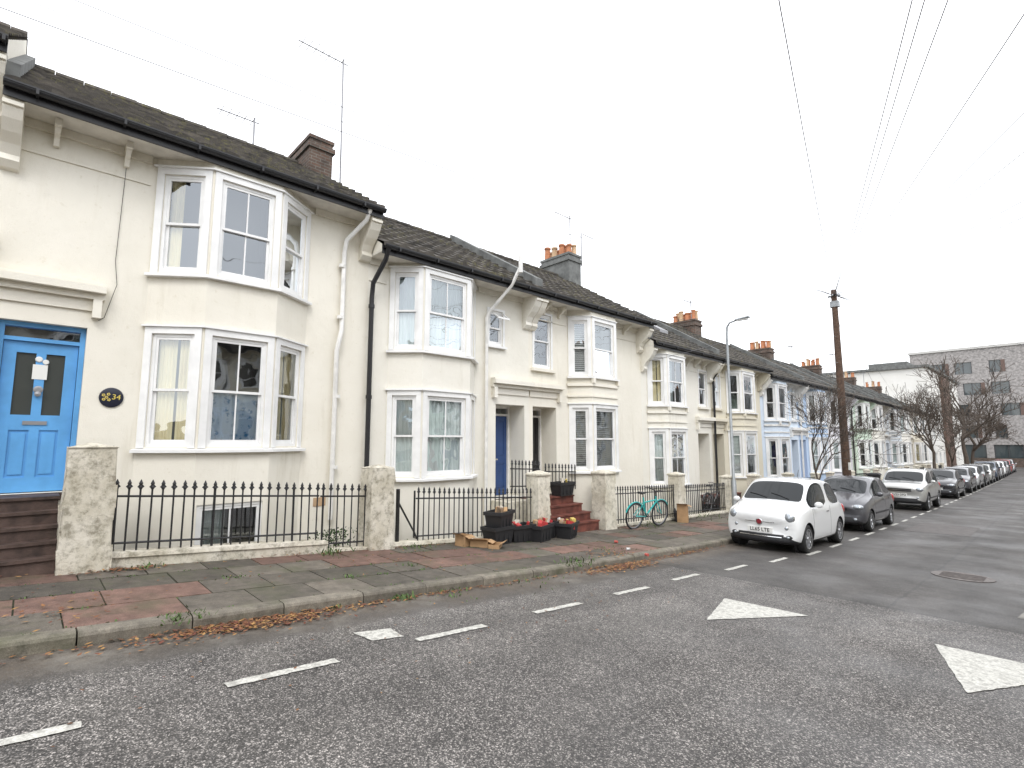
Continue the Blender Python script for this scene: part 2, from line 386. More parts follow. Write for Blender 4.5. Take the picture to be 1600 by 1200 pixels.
mb=MB(); mb.quad([(-3.4,19,g(19)+.005),(-1.9,19.2,g(19.2)+.005),(-1.9,21.9,g(21.9)+.005),(-3.3,22,g(22)+.005)]); mb.quad([(-1.2,27,g(27)+.005),(-.1,27,g(27)+.005),(-.1,31,g(31)+.005),(-1.2,31,g(31)+.005)]); mb.obj('road_patch',simple('asphalt_patch',(.12,.11,.105),.85,var=.3,vs=6))
e=empty('manhole_cover',(-1.37,12.3,g(12.3)+.004),(math.atan((g(13)-g(11.6))/1.4),0,0)); mb=MB()
mb.lathe((0,0,0),(0,0,1),[(0,.44),(.008,.44),(.008,.37),(.004,.36),(.006,.0001)],32); 
for i in range(-4,5): mb.box(-.3,.3,i*.07-.012,i*.07+.012,.006,.011)
mb.obj('cover',simple('cast_iron_cover',(.15,.13,.12),.6,.2,var=.5,vs=20),e)
# ------------------------------------------------------------ houses
PITCH=.613
class House:
    def __init__(s,name,loc): s.e=empty(name,loc); s.p={}
    def g(s,part,mat,smooth=False):
        if (part) not in s.p: s.p[part]=(MB(),mat,smooth)
        return s.p[part][0]
    def done(s):
        s.objs=[]
        for k,(mb,mat,sm) in s.p.items():
            if mb.v: s.objs.append(mb.obj(k,mat,s.e,sm))
def curtain_strip(mb,fr,u0,u1,z0,z1,d,amp=.02,per=.07):
    n=max(4,int((u1-u0)/.018)); prev=None; ph=U(0,6)
    for i in range(n+1):
        u=u0+(u1-u0)*i/n; dd=d+amp*math.sin(u/per*2*math.pi+1.3*math.sin(u*9+ph)+ph)
        cur=(fp(fr,u,dd,z0),fp(fr,u,dd,z1))
        if prev: mb.quad([prev[0],cur[0],cur[1],prev[1]])
        prev=cur
def window(H,fr,u0,u1,z0,z1,style='cream',bar=False,surround=.06,frm=None,sill=True,meet=.5):
    W=frm or M['whitepvc']; f=H.g('window_frames',W); gl=H.g('window_glass',M['glass'])
    t=.045
    for (a,b_,c,d) in ((u0,u0+t,z0,z1),(u1-t,u1,z0,z1),(u0+t,u1-t,z0,z0+t),(u0+t,u1-t,z1-t,z1)): f.fbox(fr,a,b_,c,d,-.13,-.02)
    if surround:
        s=surround
        for (a,b_,c,d) in ((u0-s,u0-.001,z0-.02,z1+s),(u1+.001,u1+s,z0-.02,z1+s),(u0-.001,u1+.001,z1+.001,z1+s)): f.fbox(fr,a,b_,c,d,-.01,.022)
    if sill: f.fbox(fr,u0-surround-.02,u1+surround+.02,z0-.075,z0-.021,-.02,.09)
    zm=z0+(z1-z0)*meet; q=.035; a,b_=u0+t,u1-t
    for (p,r,c,d) in ((a,a+q,z0+t,zm+.02),(b_-q,b_,z0+t,zm+.02),(a+q,b_-q,z0+t,z0+t+.06),(a+q,b_-q,zm-.02,zm+.02)): f.fbox(fr,p,r,c,d,-.095,-.065)
    for (p,r,c,d) in ((a,a+q,zm-.019,z1-t),(b_-q,b_,zm-.019,z1-t),(a+q,b_-q,z1-t-.04,z1-t),(a+q,b_-q,zm-.019,zm+.019)): f.fbox(fr,p,r,c,d,-.06,-.03)
    if bar:
        m_=(u0+u1)/2; f.fbox(fr,m_-.011,m_+.011,z0+t+.06,zm-.02,-.09,-.07); f.fbox(fr,m_-.011,m_+.011,zm+.019,z1-t-.04,-.055,-.035)
    gl.quad([fp(fr,a+q,-.08,z0+t),fp(fr,b_-q,-.08,z0+t),fp(fr,b_-q,-.08,zm),fp(fr,a+q,-.08,zm)])
    gl.quad([fp(fr,a+q,-.045,zm),fp(fr,b_-q,-.045,zm),fp(fr,b_-q,-.045,z1-t),fp(fr,a+q,-.045,z1-t)])
    H.g('room_shade_sheets',M['room_shade']).quad([fp(fr,u0-.1,-.42,z0-.1),fp(fr,u1+.1,-.42,z0-.1),fp(fr,u1+.1,-.42,z1+.1),fp(fr,u0-.1,-.42,z1+.1)])  # dark sheet close behind the pane, indoor shade put in as colour
    w=u1-u0; D=-.125; A=.013
    za,zb_=z0+.03,z1-.03; ua,ub=u0+.05,u1-.05
    if style=='creamfull':
        c=H.g('curtains',M['cur_cream']); curtain_strip(c,fr,ua,u0+w*.50,za,zb_,D,A); curtain_strip(c,fr,u1-w*.44,ub,za,zb_,D-.003,A)
    elif style=='creamhalf':
        c=H.g('curtains',M['cur_cream']); curtain_strip(c,fr,ua,u0+w*.42,za,zb_,D,A)
    elif style=='creamedge':
        c=H.g('curtains',M['cur_cream']); curtain_strip(c,fr,ua,u0+w*.2,za,zb_,D,A); curtain_strip(c,fr,u1-w*.17,ub,za,zb_,D,A)
    elif style=='net':
        c=H.g('net_curtains',M['cur_net']); curtain_strip(c,fr,ua,ub,za,zb_,D,A,.09)
    elif style=='nethalf':
        c=H.g('net_curtains',M['cur_net']); curtain_strip(c,fr,ua,u0+w*.45,za,zb_,D,A,.09)
    elif style=='blue':
        c=H.g('floral_curtain',M['cur_blue']); curtain_strip(c,fr,ua,ub,za,z0+(z1-z0)*.49,D,.008,.11)
    elif style=='blind':
        c=H.g('blinds',M['cur_grey']); z=z0+.05
        while z<z1-.05: 
            c.quad([fp(fr,u0+.05,-.12,z),fp(fr,u1-.05,-.12,z),fp(fr,u1-.05,-.15,z+.042),fp(fr,u0+.05,-.15,z+.042)]); z+=.055
    elif style=='rollo':
        H.g('blinds',M['cur_grey']).quad([fp(fr,u0+.05,D,z0+(z1-z0)*.45),fp(fr,u1-.05,D,z0+(z1-z0)*.45),fp(fr,u1-.05,D,z1),fp(fr,u0+.05,D,z1)])
def door(H,fr,u0,u1,z0,z1,dp,col,glazed=False,leafh=2.0):
    dm=simple('door_paint',col,.35,var=.15,vs=4); fm=dm if glazed else M['white']
    f=H.g('door_frame',fm); L=H.g('door_leaf',dm); t=.06
    f.fbox(fr,u0+.001,u0+t,z0,z1-.001,-dp-.06,-dp+.05); f.fbox(fr,u1-t,u1-.001,z0,z1-.001,-dp-.06,-dp+.05); f.fbox(fr,u0+t,u1-t,z1-t,z1-.001,-dp-.06,-dp+.05)
    zl=min(z0+leafh,z1-.25); f.fbox(fr,u0+t,u1-t,zl,zl+.05,-dp-.055,-dp+.045)
    H.g('fanlight',M['glass']).quad([fp(fr,u0+t,-dp-.02,zl+.05),fp(fr,u1-t,-dp-.02,zl+.05),fp(fr,u1-t,-dp-.02,z1-t),fp(fr,u0+t,-dp-.02,z1-t)])
    H.g('room_shade_sheets',M['room_shade']).quad([fp(fr,u0,-dp-.3,z0),fp(fr,u1,-dp-.3,z0),fp(fr,u1,-dp-.3,z1),fp(fr,u0,-dp-.3,z1)])  # same painted indoor shade behind fanlight and door
    a,b_=u0+t+.005,u1-t-.005; m_=(a+b_)/2; h=zl-z0
    if not glazed:
        L.fbox(fr,a,b_,z0+.01,zl-.003,-dp-.05,-dp)
        for (p,r) in ((a+.09,m_-.04),(m_+.04,b_-.09)):
            for (c,d) in ((z0+.2,z0+h*.40),(z0+h*.50,zl-.12)):
                for (x0,x1,y0,y1) in ((p,r,c,c+.02),(p,r,d-.02,d),(p,p+.02,c,d),(r-.02,r,c,d)): L.fbox(fr,x0,x1,y0,y1,-dp-.01,-dp+.012)
        H.g('letterbox',M['chrome']).fbox(fr,m_-.11,m_+.11,z0+h*.44,z0+h*.44+.04,-dp,-dp+.01)
    else:
        zz=z0+h*.47; mid=.05
        L.fbox(fr,a,a+.13,z0+.01,zl-.003,-dp-.05,-dp); L.fbox(fr,b_-.13,b_,z0+.01,zl-.003,-dp-.05,-dp); L.fbox(fr,m_-mid,m_+mid,z0+.01,zl-.003,-dp-.049,-dp-.001)
        L.fbox(fr,a+.13,m_-mid,z0+.01,z0+.2,-dp-.05,-dp); L.fbox(fr,m_+mid,b_-.13,z0+.01,z0+.2,-dp-.05,-dp)
        L.fbox(fr,a+.13,b_-.13,zz-.12,zz+.08,-dp-.048,-dp-.002); L.fbox(fr,a+.13,b_-.13,zl-.15,zl-.004,-dp-.048,-dp-.002)
        for (p,r) in ((a+.13,m_-mid),(m_+mid,b_-.13)):
            L.fbox(fr,p,r,z0+.2,zz-.12,-dp-.04,-dp-.02); L.fbox(fr,p+.03,r-.03,z0+.24,zz-.16,-dp-.02,-dp-.008)
            H.g('door_glass',simple('dark_obscure_glass',(.045,.05,.045),.25)).fbox(fr,p,r,zz+.08,zl-.15,-dp-.035,-dp-.03)
        ch=H.g('door_furniture',M['alu']); ch.fbox(fr,m_-.12,m_+.12,zz-.05,zz,-dp,-dp+.012)
        ch.lathe(fp(fr,m_,-dp+.02,zz+.42),(fr[4],fr[5],0),[(0,.05),(.015,.05),(.02,.03),(.0201,.0001)],14)
        ch.lathe(fp(fr,m_,-dp+.02,zz+.36),(fr[4],fr[5],0),[(0,.035),(.02,.035),(.03,.0001)],12)
        pp=H.g('notice',M['paper']); pp.fbox(fr,m_-.075,m_+.075,zz+.56,zz+.76,-dp,-dp+.004); pp.lathe(fp(fr,m_-.02,-dp+.001,zz+.83),(fr[4],fr[5],0),[(0,.04),(.012,.03),(.0121,.0001)],12); pp.lathe(fp(fr,m_+.05,-dp+.001,zz+.80),(fr[4],fr[5],0),[(0,.035),(.012,.03),(.0121,.0001)],12)
def house(y0,y1,b,col,bay,dr,small=None,doorcol=(.05,.08,.18),styles=None,eave=4.5,decor=True,basement=False,glazed=False,ddp=.6,cornice=True,fine=True,P=.5,parL=True,parR=False,consL=True,consR=True,bar=True,frm=None,darktrim=None,name='terraced_house',zwin=(-.1,1.6,2.5,4.05),corbs='all',dirt_creases=1.0):
    W=y1-y0; H=House(name,(-9.2,y0,EYE+b)); wm=render_paint(col,dirt_creases); wall=H.g('walls',wm); tr=H.g('mouldings',darktrim or wm)
    A,B,C,D=bay; st=styles or {}
    zl0,zl1,zu0,zu1=zwin; ztop=eave-.16; zb=-4.6
    flat=frame(0,0,0,W)
    ops=[(dr[0],dr[1],-.67,1.58,ddp)]
    if small: ops.append(tuple(small[:4])+(.14,))
    left=[o for o in ops if o[1]<=A]; right=[o for o in ops if o[0]>=D]
    wall_open(wall,flat,zb,ztop,left,W=A); wall_open(wall,flat,zb,ztop,right,u0=D)
    faces=[frame(0,A,P,B),frame(P,B,P,C),frame(P,C,0,D)]
    for k,fr in enumerate(faces):
        w=fr[6]; m=.12 if k!=1 else .115
        o=[(m,w-m,zl0,zl1),(m,w-m,zu0,zu1)]
        if basement and k==1: o.append((.06,w-.06,-2.4,-.93))
        wall_open(wall,fr,zb,ztop,o)
        s=st.get(k,('net','net'))
        window(H,fr,m,w-m,zl0,zl1,s[0],bar=bar and k==1,surround=.1,frm=frm,sill=False); window(H,fr,m,w-m,zu0,zu1,s[1],bar=bar and k==1,surround=.1,frm=frm,sill=False)
        if basement and k==1: window(H,fr,.06,w-.06,-2.4,-.93,'nethalf',bar=True,surround=0)
    pts=[(0,A-.03),(P,B),(P,C),(0,D+.03)]
    fs=H.g('window_sills',frm or M['whitepvc'])
    for z in (zl0,zu0): poly_band(fs,[(0,A-.02),(P,B),(P,C),(0,D+.02)],z-.085,z-.022,.085,.02,.02)
    for z in (zl1,zu1): poly_band(fs,[(0,A-.02),(P,B),(P,C),(0,D+.02)],z+.101,z+.135,.05,.02,.01)
    if decor:
        poly_band(tr,pts,zu0-.30,zu0-.22,.05,.02); poly_band(tr,pts,zl1+.30,zl1+.35,.03,.02)
        for q in (B-.05,C-.05): tr.box(P+.004,P+.09,q,q+.1,zu0-.22,zu0-.087)
    if small:
        window(H,flat,small[0],small[1],small[2],small[3],small[4] if len(small)>4 else 'net',surround=.06,sill=not decor and True,meet=.5,frm=frm)
        if decor: tr.box(-.02,.1,small[0]-.12,small[1]+.12,small[2]-.1,small[2]-.022)
    door(H,flat,dr[0],dr[1],-.67,1.58,ddp,doorcol,glazed)
    if cornice:
        dy0,dy1=dr[0]-.16,dr[1]+.16
        if cornice=='L': dy0=0.003
        if cornice=='R': dy1=W-.003
        tr.box(-.02,.10,dy0,dy1,1.98,2.06); tr.box(-.02,.2,dy0-.0,dy1+.0,2.062,2.16); tr.box(-.02,.16,dy0,dy1,2.162,2.2)
        tr.box(-.02,.035,dy0+.02,dy1-.02,1.82,1.978)
        for q in (dy0+.03,dy1-.13):
            if 0.05<q<W-.15: tr.box(-.01,.12,q,q+.1,1.72,1.977)
    H.g('threshold',M['stepdark']).box(-ddp-.1,.01,dr[0]+.002,dr[1]-.002,-.78,-.672)
    so=H.g('soffit',M['soffit']); so.box(-.3,.52,.003,W-.003,ztop,ztop+.05)
    tr.box(-.01,.05,.01,A-.07,ztop-.12,ztop-.003); tr.box(-.01,.05,D+.07,W-.01,ztop-.12,ztop-.003)
    tr.box(-.01,.022,.01,A-.07,ztop-.46,ztop-.43)
    if corbs=='all': tr.box(-.01,.022,D+.07,W-.01,ztop-.46,ztop-.43)
    def corb(y,w=.075,h=.30,dd=.3):
        tr.box(-.01,dd,y,y+w,ztop-.1,ztop-.004)
        tr.prism_y([(-.01,ztop-.101),(dd*.8,ztop-.101),(dd*.62,ztop-.17),(dd*.34,ztop-.2),(dd*.25,ztop-h),(-.01,ztop-h)],y+.008,y+w-.008)
    y=.5
    while y<W-.4:
        if not (A-.12<y<D+.02) and (corbs=='all' or y<A): corb(y)
        y+=.62 if corbs=='all' else .78
    def cons(ya,yb):
        tr.prism_y([(-.01,ztop+.10),(.50,ztop+.10),(.50,ztop-.16),(.44,ztop-.27),(.33,ztop-.40),(.2,ztop-.50),(.13,ztop-.62),(.15,ztop-.70),(.08,ztop-.78),(-.01,ztop-.80)],ya,yb)
        tr.box(-.008,.54,ya-.004,yb+.003,ztop-.13,ztop-.08)
    if consL: cons(.008,.2)
    if consR: cons(W-.22,W-.008)
    bk=H.g('fascia',M['black']); bk.box(.522,.55,.002,W-.002,eave-.2,eave-.02)
    gt=H.g('gutter',M['black'],True); n=7; prev=None
    for i in range(n+1):
        a=math.pi*i/n; p=(.615-.06*math.cos(a),eave-.05-.065*math.sin(a))
        if prev: gt.quad([(prev[0],.0,prev[1]),(p[0],.0,p[1]),(p[0],W,p[1]),(prev[0],W,prev[1])])
        prev=p
    gt.box(.668,.682,0,W,eave-.06,eave-.04)
    y=.3
    while y<W: gt.box(.548,.69,y,y+.03,eave-.125,eave-.055); y+=.9
    rf=H.g('roof',M['roof']); x0=.60; n=12 if fine else 8; slopeL=3.9; z0=eave-.03
    stp=.05 if fine else .15
    ny=max(2,int(W/stp)); 
    for k in range(n):
        xa=x0-slopeL*k/n; xb=x0-slopeL*(k+1)/n; za=z0+PITCH*(x0-xa); zb_=z0+PITCH*(x0-xb)
        prev=None; dz=0; last=-1
        for i in range(ny+1):
            y=W*i/ny; w_=.034*abs(math.sin(y/.3*math.pi))**.6 if fine else .02*abs(math.sin(y/.3*math.pi))
            if int(y/.3)!=last: last=int(y/.3); dz=U(-.007,.009)
            cur=((xa,y,za+.050+w_+dz),(xb,y,zb_+w_),(xa,y,za-.03))
            if prev:
                rf.quad([prev[0],cur[0],cur[1],prev[1]]); rf.quad([prev[2],cur[2],cur[0],prev[0]])
            prev=cur
    zr=z0+PITCH*slopeL; xr=x0-slopeL
    rf.quad([(xr,0,zr),(xr,W,zr),(xr-4,W,zr-4*PITCH),(xr-4,0,zr-4*PITCH)])
    y=0
    while y<W-.05:
        e_=min(W,y+.42); rf.tube([(xr,y,zr+.03),(xr,e_-.01,zr+.035)],[.085,.095],8); y+=.42
    sd=H.g('side_walls',wm)
    for y in (.012,W-.012):
        sd.quad([(0,y,zb),(0,y,ztop),(.5,y,ztop+.05),(.5,y,z0+.03),(xr,y,zr-.02),(xr-4,y,zr-4*PITCH-.02),(xr-4,y,zb)])
    sd.quad([(xr-3.9,0,zb),(xr-3.9,W,zb),(xr-3.9,W,zr-3.9*PITCH),(xr-3.9,0,zr-3.9*PITCH)])
    pa=H.g('parapet',M['lead'])
    for on,yc in ((parL,.0),(parR,W)):
        if on:
            ps=[]
            for (x,dz) in ((.40,-.02),(xr,-.02),(xr,.24),(.40,.24)):
                zz=z0+PITCH*(x0-x)+dz; ps.append((x,zz))
            pa.box8([(ps[0][0],yc-.13,ps[0][1]),(ps[1][0],yc-.13,ps[1][1]),(ps[1][0],yc+.13,ps[1][1]),(ps[0][0],yc+.13,ps[0][1]),(ps[3][0],yc-.13,ps[3][1]),(ps[2][0],yc-.13,ps[2][1]),(ps[2][0],yc+.13,ps[2][1]),(ps[3][0],yc+.13,ps[3][1])])
    return H
def chimney(H,yc,x0,x1,zt,z0,pots=6,wid=.62,mat=None):
    m=mat or M['chim']; c=H.g('chimney_stack',m); c.box(x0,x1,yc-wid/2,yc+wid/2,z0,zt)
    c.box(x0-.05,x1+.05,yc-wid/2-.05,yc+wid/2+.05,zt-.28,zt-.16); c.box(x0-.03,x1+.03,yc-wid/2-.03,yc+wid/2+.03,zt-.05,zt+.03)
    H.g('chimney_flashing',M['lead']).box(x0-.04,x1+.06,yc-wid/2-.04,yc+wid/2+.04,z0,z0+.3)
    for k in range(pots):
        px=x0+.15+(x1-x0-.3)*(k//2)/max(1,(pots-1)//2); py=yc+(-.14 if k%2 else .14); h=U(.35,.62); r=U(.09,.12)
        pm=H.g('chimney_pots_a' if k%3 else 'chimney_pots_b',M['pot'] if k%3 else M['potc'],True)
        pm.lathe((px,py,zt),(0,0,1),[(0,r*1.1),(.04,r*1.15),(.07,r),(h-.08,r*.85),(h-.06,r*1.08),(h,r*1.08),(h,r*.7),(h-.2,r*.7)],12)
def downpipe(H,part,mat,pts,r=.04): H.g(part,mat,True).tube(pts,r,8)
def aerial(H,x,y,z0,z1,dy,n=8,lean=0):
    a=H.g('tv_aerial',M['alu']); a.tube([(x,y,z0),(x,y+lean,z1)],.024,6); zb=z1-.1
    a.tube([(x,y+lean+.12,zb),(x+.05,y+lean+dy,zb-.05)],.015,5)
    for k in range(n):
        q=y+lean+dy*(k+.3)/n; a.tube([(x-.22,q,zb-.02),(x+.25,q,zb-.02)],.008,4)
CR=(.81,.775,.685); CR2=(.81,.785,.71); CR3=(.72,.675,.555)
HS=[]
H0=house(-5.4,-.55,.55,CR,(.35,.8,2.0,2.45),(3.8,4.7),(4.0,4.6,2.6,3.9),styles={0:('net','net')},decor=False,cornice='R',consR=True); H0.done()
H1=house(-.55,4.72,0,CR,(1.70,2.37,3.40,4.08),(.17,1.05),None,doorcol=(.115,.36,.70),basement=True,glazed=True,ddp=.16,decor=False,cornice='L',parL=True,
  styles={0:('creamfull','creamhalf'),1:('blue','none'),2:('creamfull','creamfull')},zwin=(-.08,1.6,2.55,4.1),consR=True,corbs='left',dirt_creases=1.15)
chimney(H1,5.22,-3.85,-2.5,7.3,5.5,0,.56)
aerial(H1,-2.55,5.75,5.7,9.7,-1.15,7,-.05); aerial(H1,-3.8,4.05,6.0,7.95,-.85,5)
pp=H1.g('white_downpipe',M['white'],True); pp.tube([(.56,4.98,4.4),(.45,4.97,4.22),(.12,4.74,3.85),(.08,4.72,3.6),(.08,4.72,2.1),(.14,4.66,1.9),(.08,4.64,1.7),(.08,4.64,-1.4)],.043,8)
for z in (3.3,2.3,.8,-.5): pp.tube([(.08,4.68,z),(.08,4.68,z+.06)],.06,8)
H1.g('overflow_cable',M['black']).tube([(.02,1.32,4.05),(.02,1.29,2.6),(.03,1.33,2.25),(.02,1.22,1.75),(.015,1.16,1.7)],.004,5)
pl=H1.g('plaque',simple('navy_enamel',(.012,.014,.03),.3),True)
pl.lathe((.005,1.38,.62),(1,0,0),[(-.01,.14),(.012,.14),(.018,.125),(.0181,.0001)],28)
H1.g('air_brick',M['potc']).box(.001,.012,4.35,4.57,-1.15,-1.0)
H1.done()
def text(s,size,loc,rot,mat,parent,name='lettering',ext=.002,bold=0):
    cu=bpy.data.curves.new(name,'FONT'); cu.body=s; cu.size=size; cu.extrude=ext; cu.align_x='CENTER'; cu.align_y='CENTER'; cu.offset=bold
    o=bpy.data.objects.new(name,cu); o.location=loc; o.rotation_euler=rot; cu.materials.append(mat); link(o); o.parent=parent; return o
text('34',.105,(.026,1.435,.625),(math.pi/2,.06,math.pi/2),M['gold'],H1.e,'house_number')
mb=MB()
for (oy,oz) in ((0,0),(-.035,.03),(.02,.045),(-.03,-.03),(.03,-.035)):
    for k in range(5): mb.lathe((.024,1.325+oy+.014*math.cos(k*1.256),.62+oz+.014*math.sin(k*1.256)),(1,0,0),[(0,.008),(.003,.0001)],6)
mb.obj('flower_motif',M['gold'],H1.e)
H2=house(4.72,9.25,-.68,CR2,(.48,1.0,2.22,2.75),(3.41,4.38),(3.18,3.63,3.0,3.85,'none'),doorcol=(.03,.07,.2),decor=False,cornice='R',parL=False,consL=False,
  styles={0:('net','net'),1:('net','net'),2:('net','net')},zwin=(-.02,1.6,2.55,4.15),corbs='left',dirt_creases=1.1)
cas=H2.g('open_casement',M['whitepvc'])
for (a,b_) in ((3.21,3.24),(3.57,3.60)): cas.box8([(.0,a,3.83),(.02,a,3.83),(.02,b_,3.83),(.0,b_,3.83),(.28,a,3.62),(.3,a,3.64),(.3,b_,3.64),(.28,b_,3.62)])
cas.box(.27,.3,3.21,3.60,3.60,3.64)
downpipe(H2,'black_downpipe',M['black'],[(.60,.10,4.4),(.5,.10,4.2),(.14,.04,3.8),(.1,.04,3.5),(.1,.04,-1.3)],.048)
for z in (3.3,1.5,0): H2.g('black_downpipe',M['black'],True).tube([(.1,.04,z),(.1,.04,z+.07)],.062,8)
downpipe(H2,'white_downpipe',M['white'],[(.9,3.38,4.75),(.62,3.36,4.35),(.12,3.08,3.75),(.08,3.05,3.6),(.08,3.05,-1.2)],.038)
downpipe(H2,'soil_stub',M['white'],[(.9,3.38,4.6),(.9,3.38,5.0)],.05)
H2.done()
H3=house(9.25,14.45,-.68,CR,(1.55,2.0,3.15,3.6),(.15,1.05),(.2,.85,2.6,4.05,'none'),doorcol=(.012,.012,.013),cornice='L',
  styles={0:('blind','blind'),1:('blind','rollo'),2:('blind','blind')},bar=False)
chimney(H3,5.2,-4.1,-2.7,7.65,5.6,8,.7,M['lead']); aerial(H3,-3.0,5.3,7.3,9.3,-.9,6); aerial(H3,-2.7,5.6,7.3,8.7,.7,5)
H3.done()
specs=[
 (14.45,19.3,-1.28,CR2,'B',(.6,.6,.58)),(19.3,24.2,-1.28,CR3,'A',(.03,.03,.035)),
 (24.2,29.05,-1.5,(.64,.73,.84),'B',(.2,.2,.2)),(29.05,33.9,-1.5,(.48,.61,.80),'A',(.1,.1,.3)),
 (33.9,38.75,-1.58,(.74,.73,.77),'B',(.05,.05,.05)),(38.75,43.6,-1.6,(.64,.75,.64),'A',(.3,.05,.05)),
 (43.6,48.45,-1.65,(.81,.79,.74),'B',(.02,.1,.05)),(48.45,53.3,-1.7,(.70,.75,.80),'A',(.05,.05,.05)),
 (53.3,58.15,-1.75,(.81,.79,.74),'B',(.05,.05,.2)),(58.15,63.0,-1.8,(.76,.72,.62),'A',(.05,.05,.05)),
 (63.0,67.9,-1.85,(.81,.80,.77),'B',(.05,.05,.05))]
GA=dict(bay=(1.4,1.85,3.1,3.55),dr=(.15,1.05),small=(.25,.85,2.6,3.95,'none'))
GB=dict(bay=(.35,.8,2.0,2.45),dr=(3.75,4.65),small=(3.95,4.55,2.6,3.95,'none'))
opts=['net','none','blind','rollo','nethalf','creamfull','none']
for i,(a,b_,b,c,t,dc) in enumerate(specs):
    s={k:(random.choice(opts),random.choice(opts)) for k in range(3)}
    H=house(a,b_,b,c,doorcol=dc,styles=s,fine=i<3,cornice='R' if t=='B' else 'L',bar=i%3==0,darktrim=M['white'] if i in (2,3,7) else None,**(GA if t=='A' else GB))
    if t=='A': chimney(H,b_-a,-4.1,-2.8,7.35,5.5,8 if i<6 else 6,.7)
    if i in (0,): 
        H.g('skylight_frame',M['alu']).box8([(-1.0,3.0,5.45),(-1.0,3.6,5.45),(-1.6,3.6,5.82),(-1.6,3.0,5.82),(-1.0,3.0,5.6),(-1.0,3.6,5.6),(-1.6,3.6,5.97),(-1.6,3.0,5.97)])
    if i in (1,4,6,8): aerial(H,-3.2,b_-a+.1,6.8,U(8.2,9),-.8,6)
    if i in (1,3,5): downpipe(H,'downpipe',M['black'] if i!=3 else M['white'],[(.58,.12,4.4),(.12,.08,3.7),(.1,.08,-1.3)],.045)
    H.done(); HS.append(H)
order=[0,1,6,9,0,1,10,5,8,1,6,1,0,9,8,1,10,5,6]
for k in range(18):
    src=HS[order[k]]; yy_=-22+k*4.87
    e=empty('terraced_house',(5.9,yy_+4.87,EYE-1.28+g(yy_)-g(16)+.05),(0,0,math.pi))
    for o in src.objs:
        c=bpy.data.objects.new(o.name,o.data); c.parent=e; link(c)
# ------------------------------------------------------------ front walls, pillars, railings, steps
def pillar(y,h,w=.42,m='pillar2',x=-8.2):
    mb=MB(); z=pv(y); n=7; rs=[]
    for i in range(n+1):
        t=i/n; zz=z-.2+(h+.2)*t; q=w/2+.02*(1-t); j=.006
        rs.append([(x-q+U(-j,j),y-q+U(-j,j),zz),(x+q+U(-j,j),y-q+U(-j,j),zz),(x+q+U(-j,j),y+q+U(-j,j),zz),(x-q+U(-j,j),y+q+U(-j,j),zz)])
    for a,b_ in zip(rs[:-1],rs[1:]):
        for k in range(4): mb.quad([a[k],a[(k+1)%4],b_[(k+1)%4],b_[k]])
    mb.quad(rs[-1])
    if m!='pillar': mb.box(x-w/2-.03,x+w/2+.03,y-w/2-.03,y+w/2+.03,z+h+.001,z+h+.06)
    t=z+h+(.061 if m!='pillar' else .001); a=w/2+(.01 if m!='pillar' else -.0)
    n=len(mb.v); mb.v+=[(x-a,y-a,t),(x+a,y-a,t),(x+a,y+a,t),(x-a,y+a,t),(x,y,t+.06)]
    for f in ((0,1,4),(1,2,4),(2,3,4),(3,0,4)): mb.f.append(tuple(n+q for q in f)); mb.c.append((1,1,1,1))
    me=mb.obj('gate_pillar',M[m])
    bm=bmesh.new(); bm.from_mesh(me.data); bmesh.ops.remove_doubles(bm,verts=bm.verts,dist=.0005); bm.to_mesh(me.data); bm.free()
    bv=me.modifiers.new('b','BEVEL'); bv.width=.018; bv.segments=2; bv.limit_method='ANGLE'; return me
def gwall(y0,y1,h,x=-8.2,w=.2,m='pillar2'):
    mb=MB(); n=max(1,int((y1-y0)/.5)); j=.008; hs=[U(-j,j) for _ in range(n+1)]; xs_=[U(-j,j) for _ in range(n+1)]
    for i in range(n):
        a=y0+(y1-y0)*i/n; b_=y0+(y1-y0)*(i+1)/n
        mb.slope(x-w/2,x+w/2,a,b_,pv(a)-1.6,pv(b_)-1.6,pv(a)+h,pv(b_)+h)
        q=w/2+.025; za,zb=pv(a)+h+.002,pv(b_)+h+.002
        mb.box8([(x-q,a,za),(x+q+xs_[i],a,za),(x+q+xs_[i+1],b_,zb),(x-q,b_,zb),(x-q,a,za+.053+hs[i]),(x+q+xs_[i]-.01,a,za+.05+hs[i]),(x+q+xs_[i+1]-.01,b_,zb+.05+hs[i+1]),(x-q,b_,zb+.053+hs[i+1])])
    return mb.obj('garden_wall',M[m])
def railing(y0,y1,base,h=.82,x=-8.2,sp=.118,detail=True,x1=None,parent=None):
    mb=MB(); n=int((y1-y0)/sp); x1=x if x1 is None else x1
    def P(t): 
        y=y0+(y1-y0)*t; return (x+(x1-x)*t,y,pv(y)+base)
    ns=6 if detail else 4
    for i in range(n+1):
        p=P(i/n); z=p[2]; r=.0115; lx=U(-.006,.006)
        if i%9==0 and detail: r=.017
        mb.tube([p,(p[0],p[1]+lx,z+h)],r,ns)
        if detail:
            q=p[1]+lx
            mb.tube([(p[0],q,z+h-.02),(p[0],q,z+h+.01),(p[0],q,z+h+.035),(p[0],q,z+h+.06),(p[0],q,z+h+.11)],[.012,.026,.014,.024,.003],6)
            mb.tube([(p[0],q-.032,z+h+.01),(p[0],q-.014,z+h+.035),(p[0],q+.014,z+h+.035),(p[0],q+.032,z+h+.01)],.009,4)
        else: mb.tube([(p[0],p[1],z+h),(p[0],p[1],z+h+.05),(p[0],p[1],z+h+.1)],[.01,.024,.002],4)
    for hh,th in ((h-.1,.014),(.1,.014)):
        a,b_=P(0),P(1); mb.tube([(a[0],a[1]-.05,a[2]+hh),(b_[0],b_[1]+.03,b_[2]+hh)],th,4)
    return mb.obj('iron_railing',M['cast'],parent)
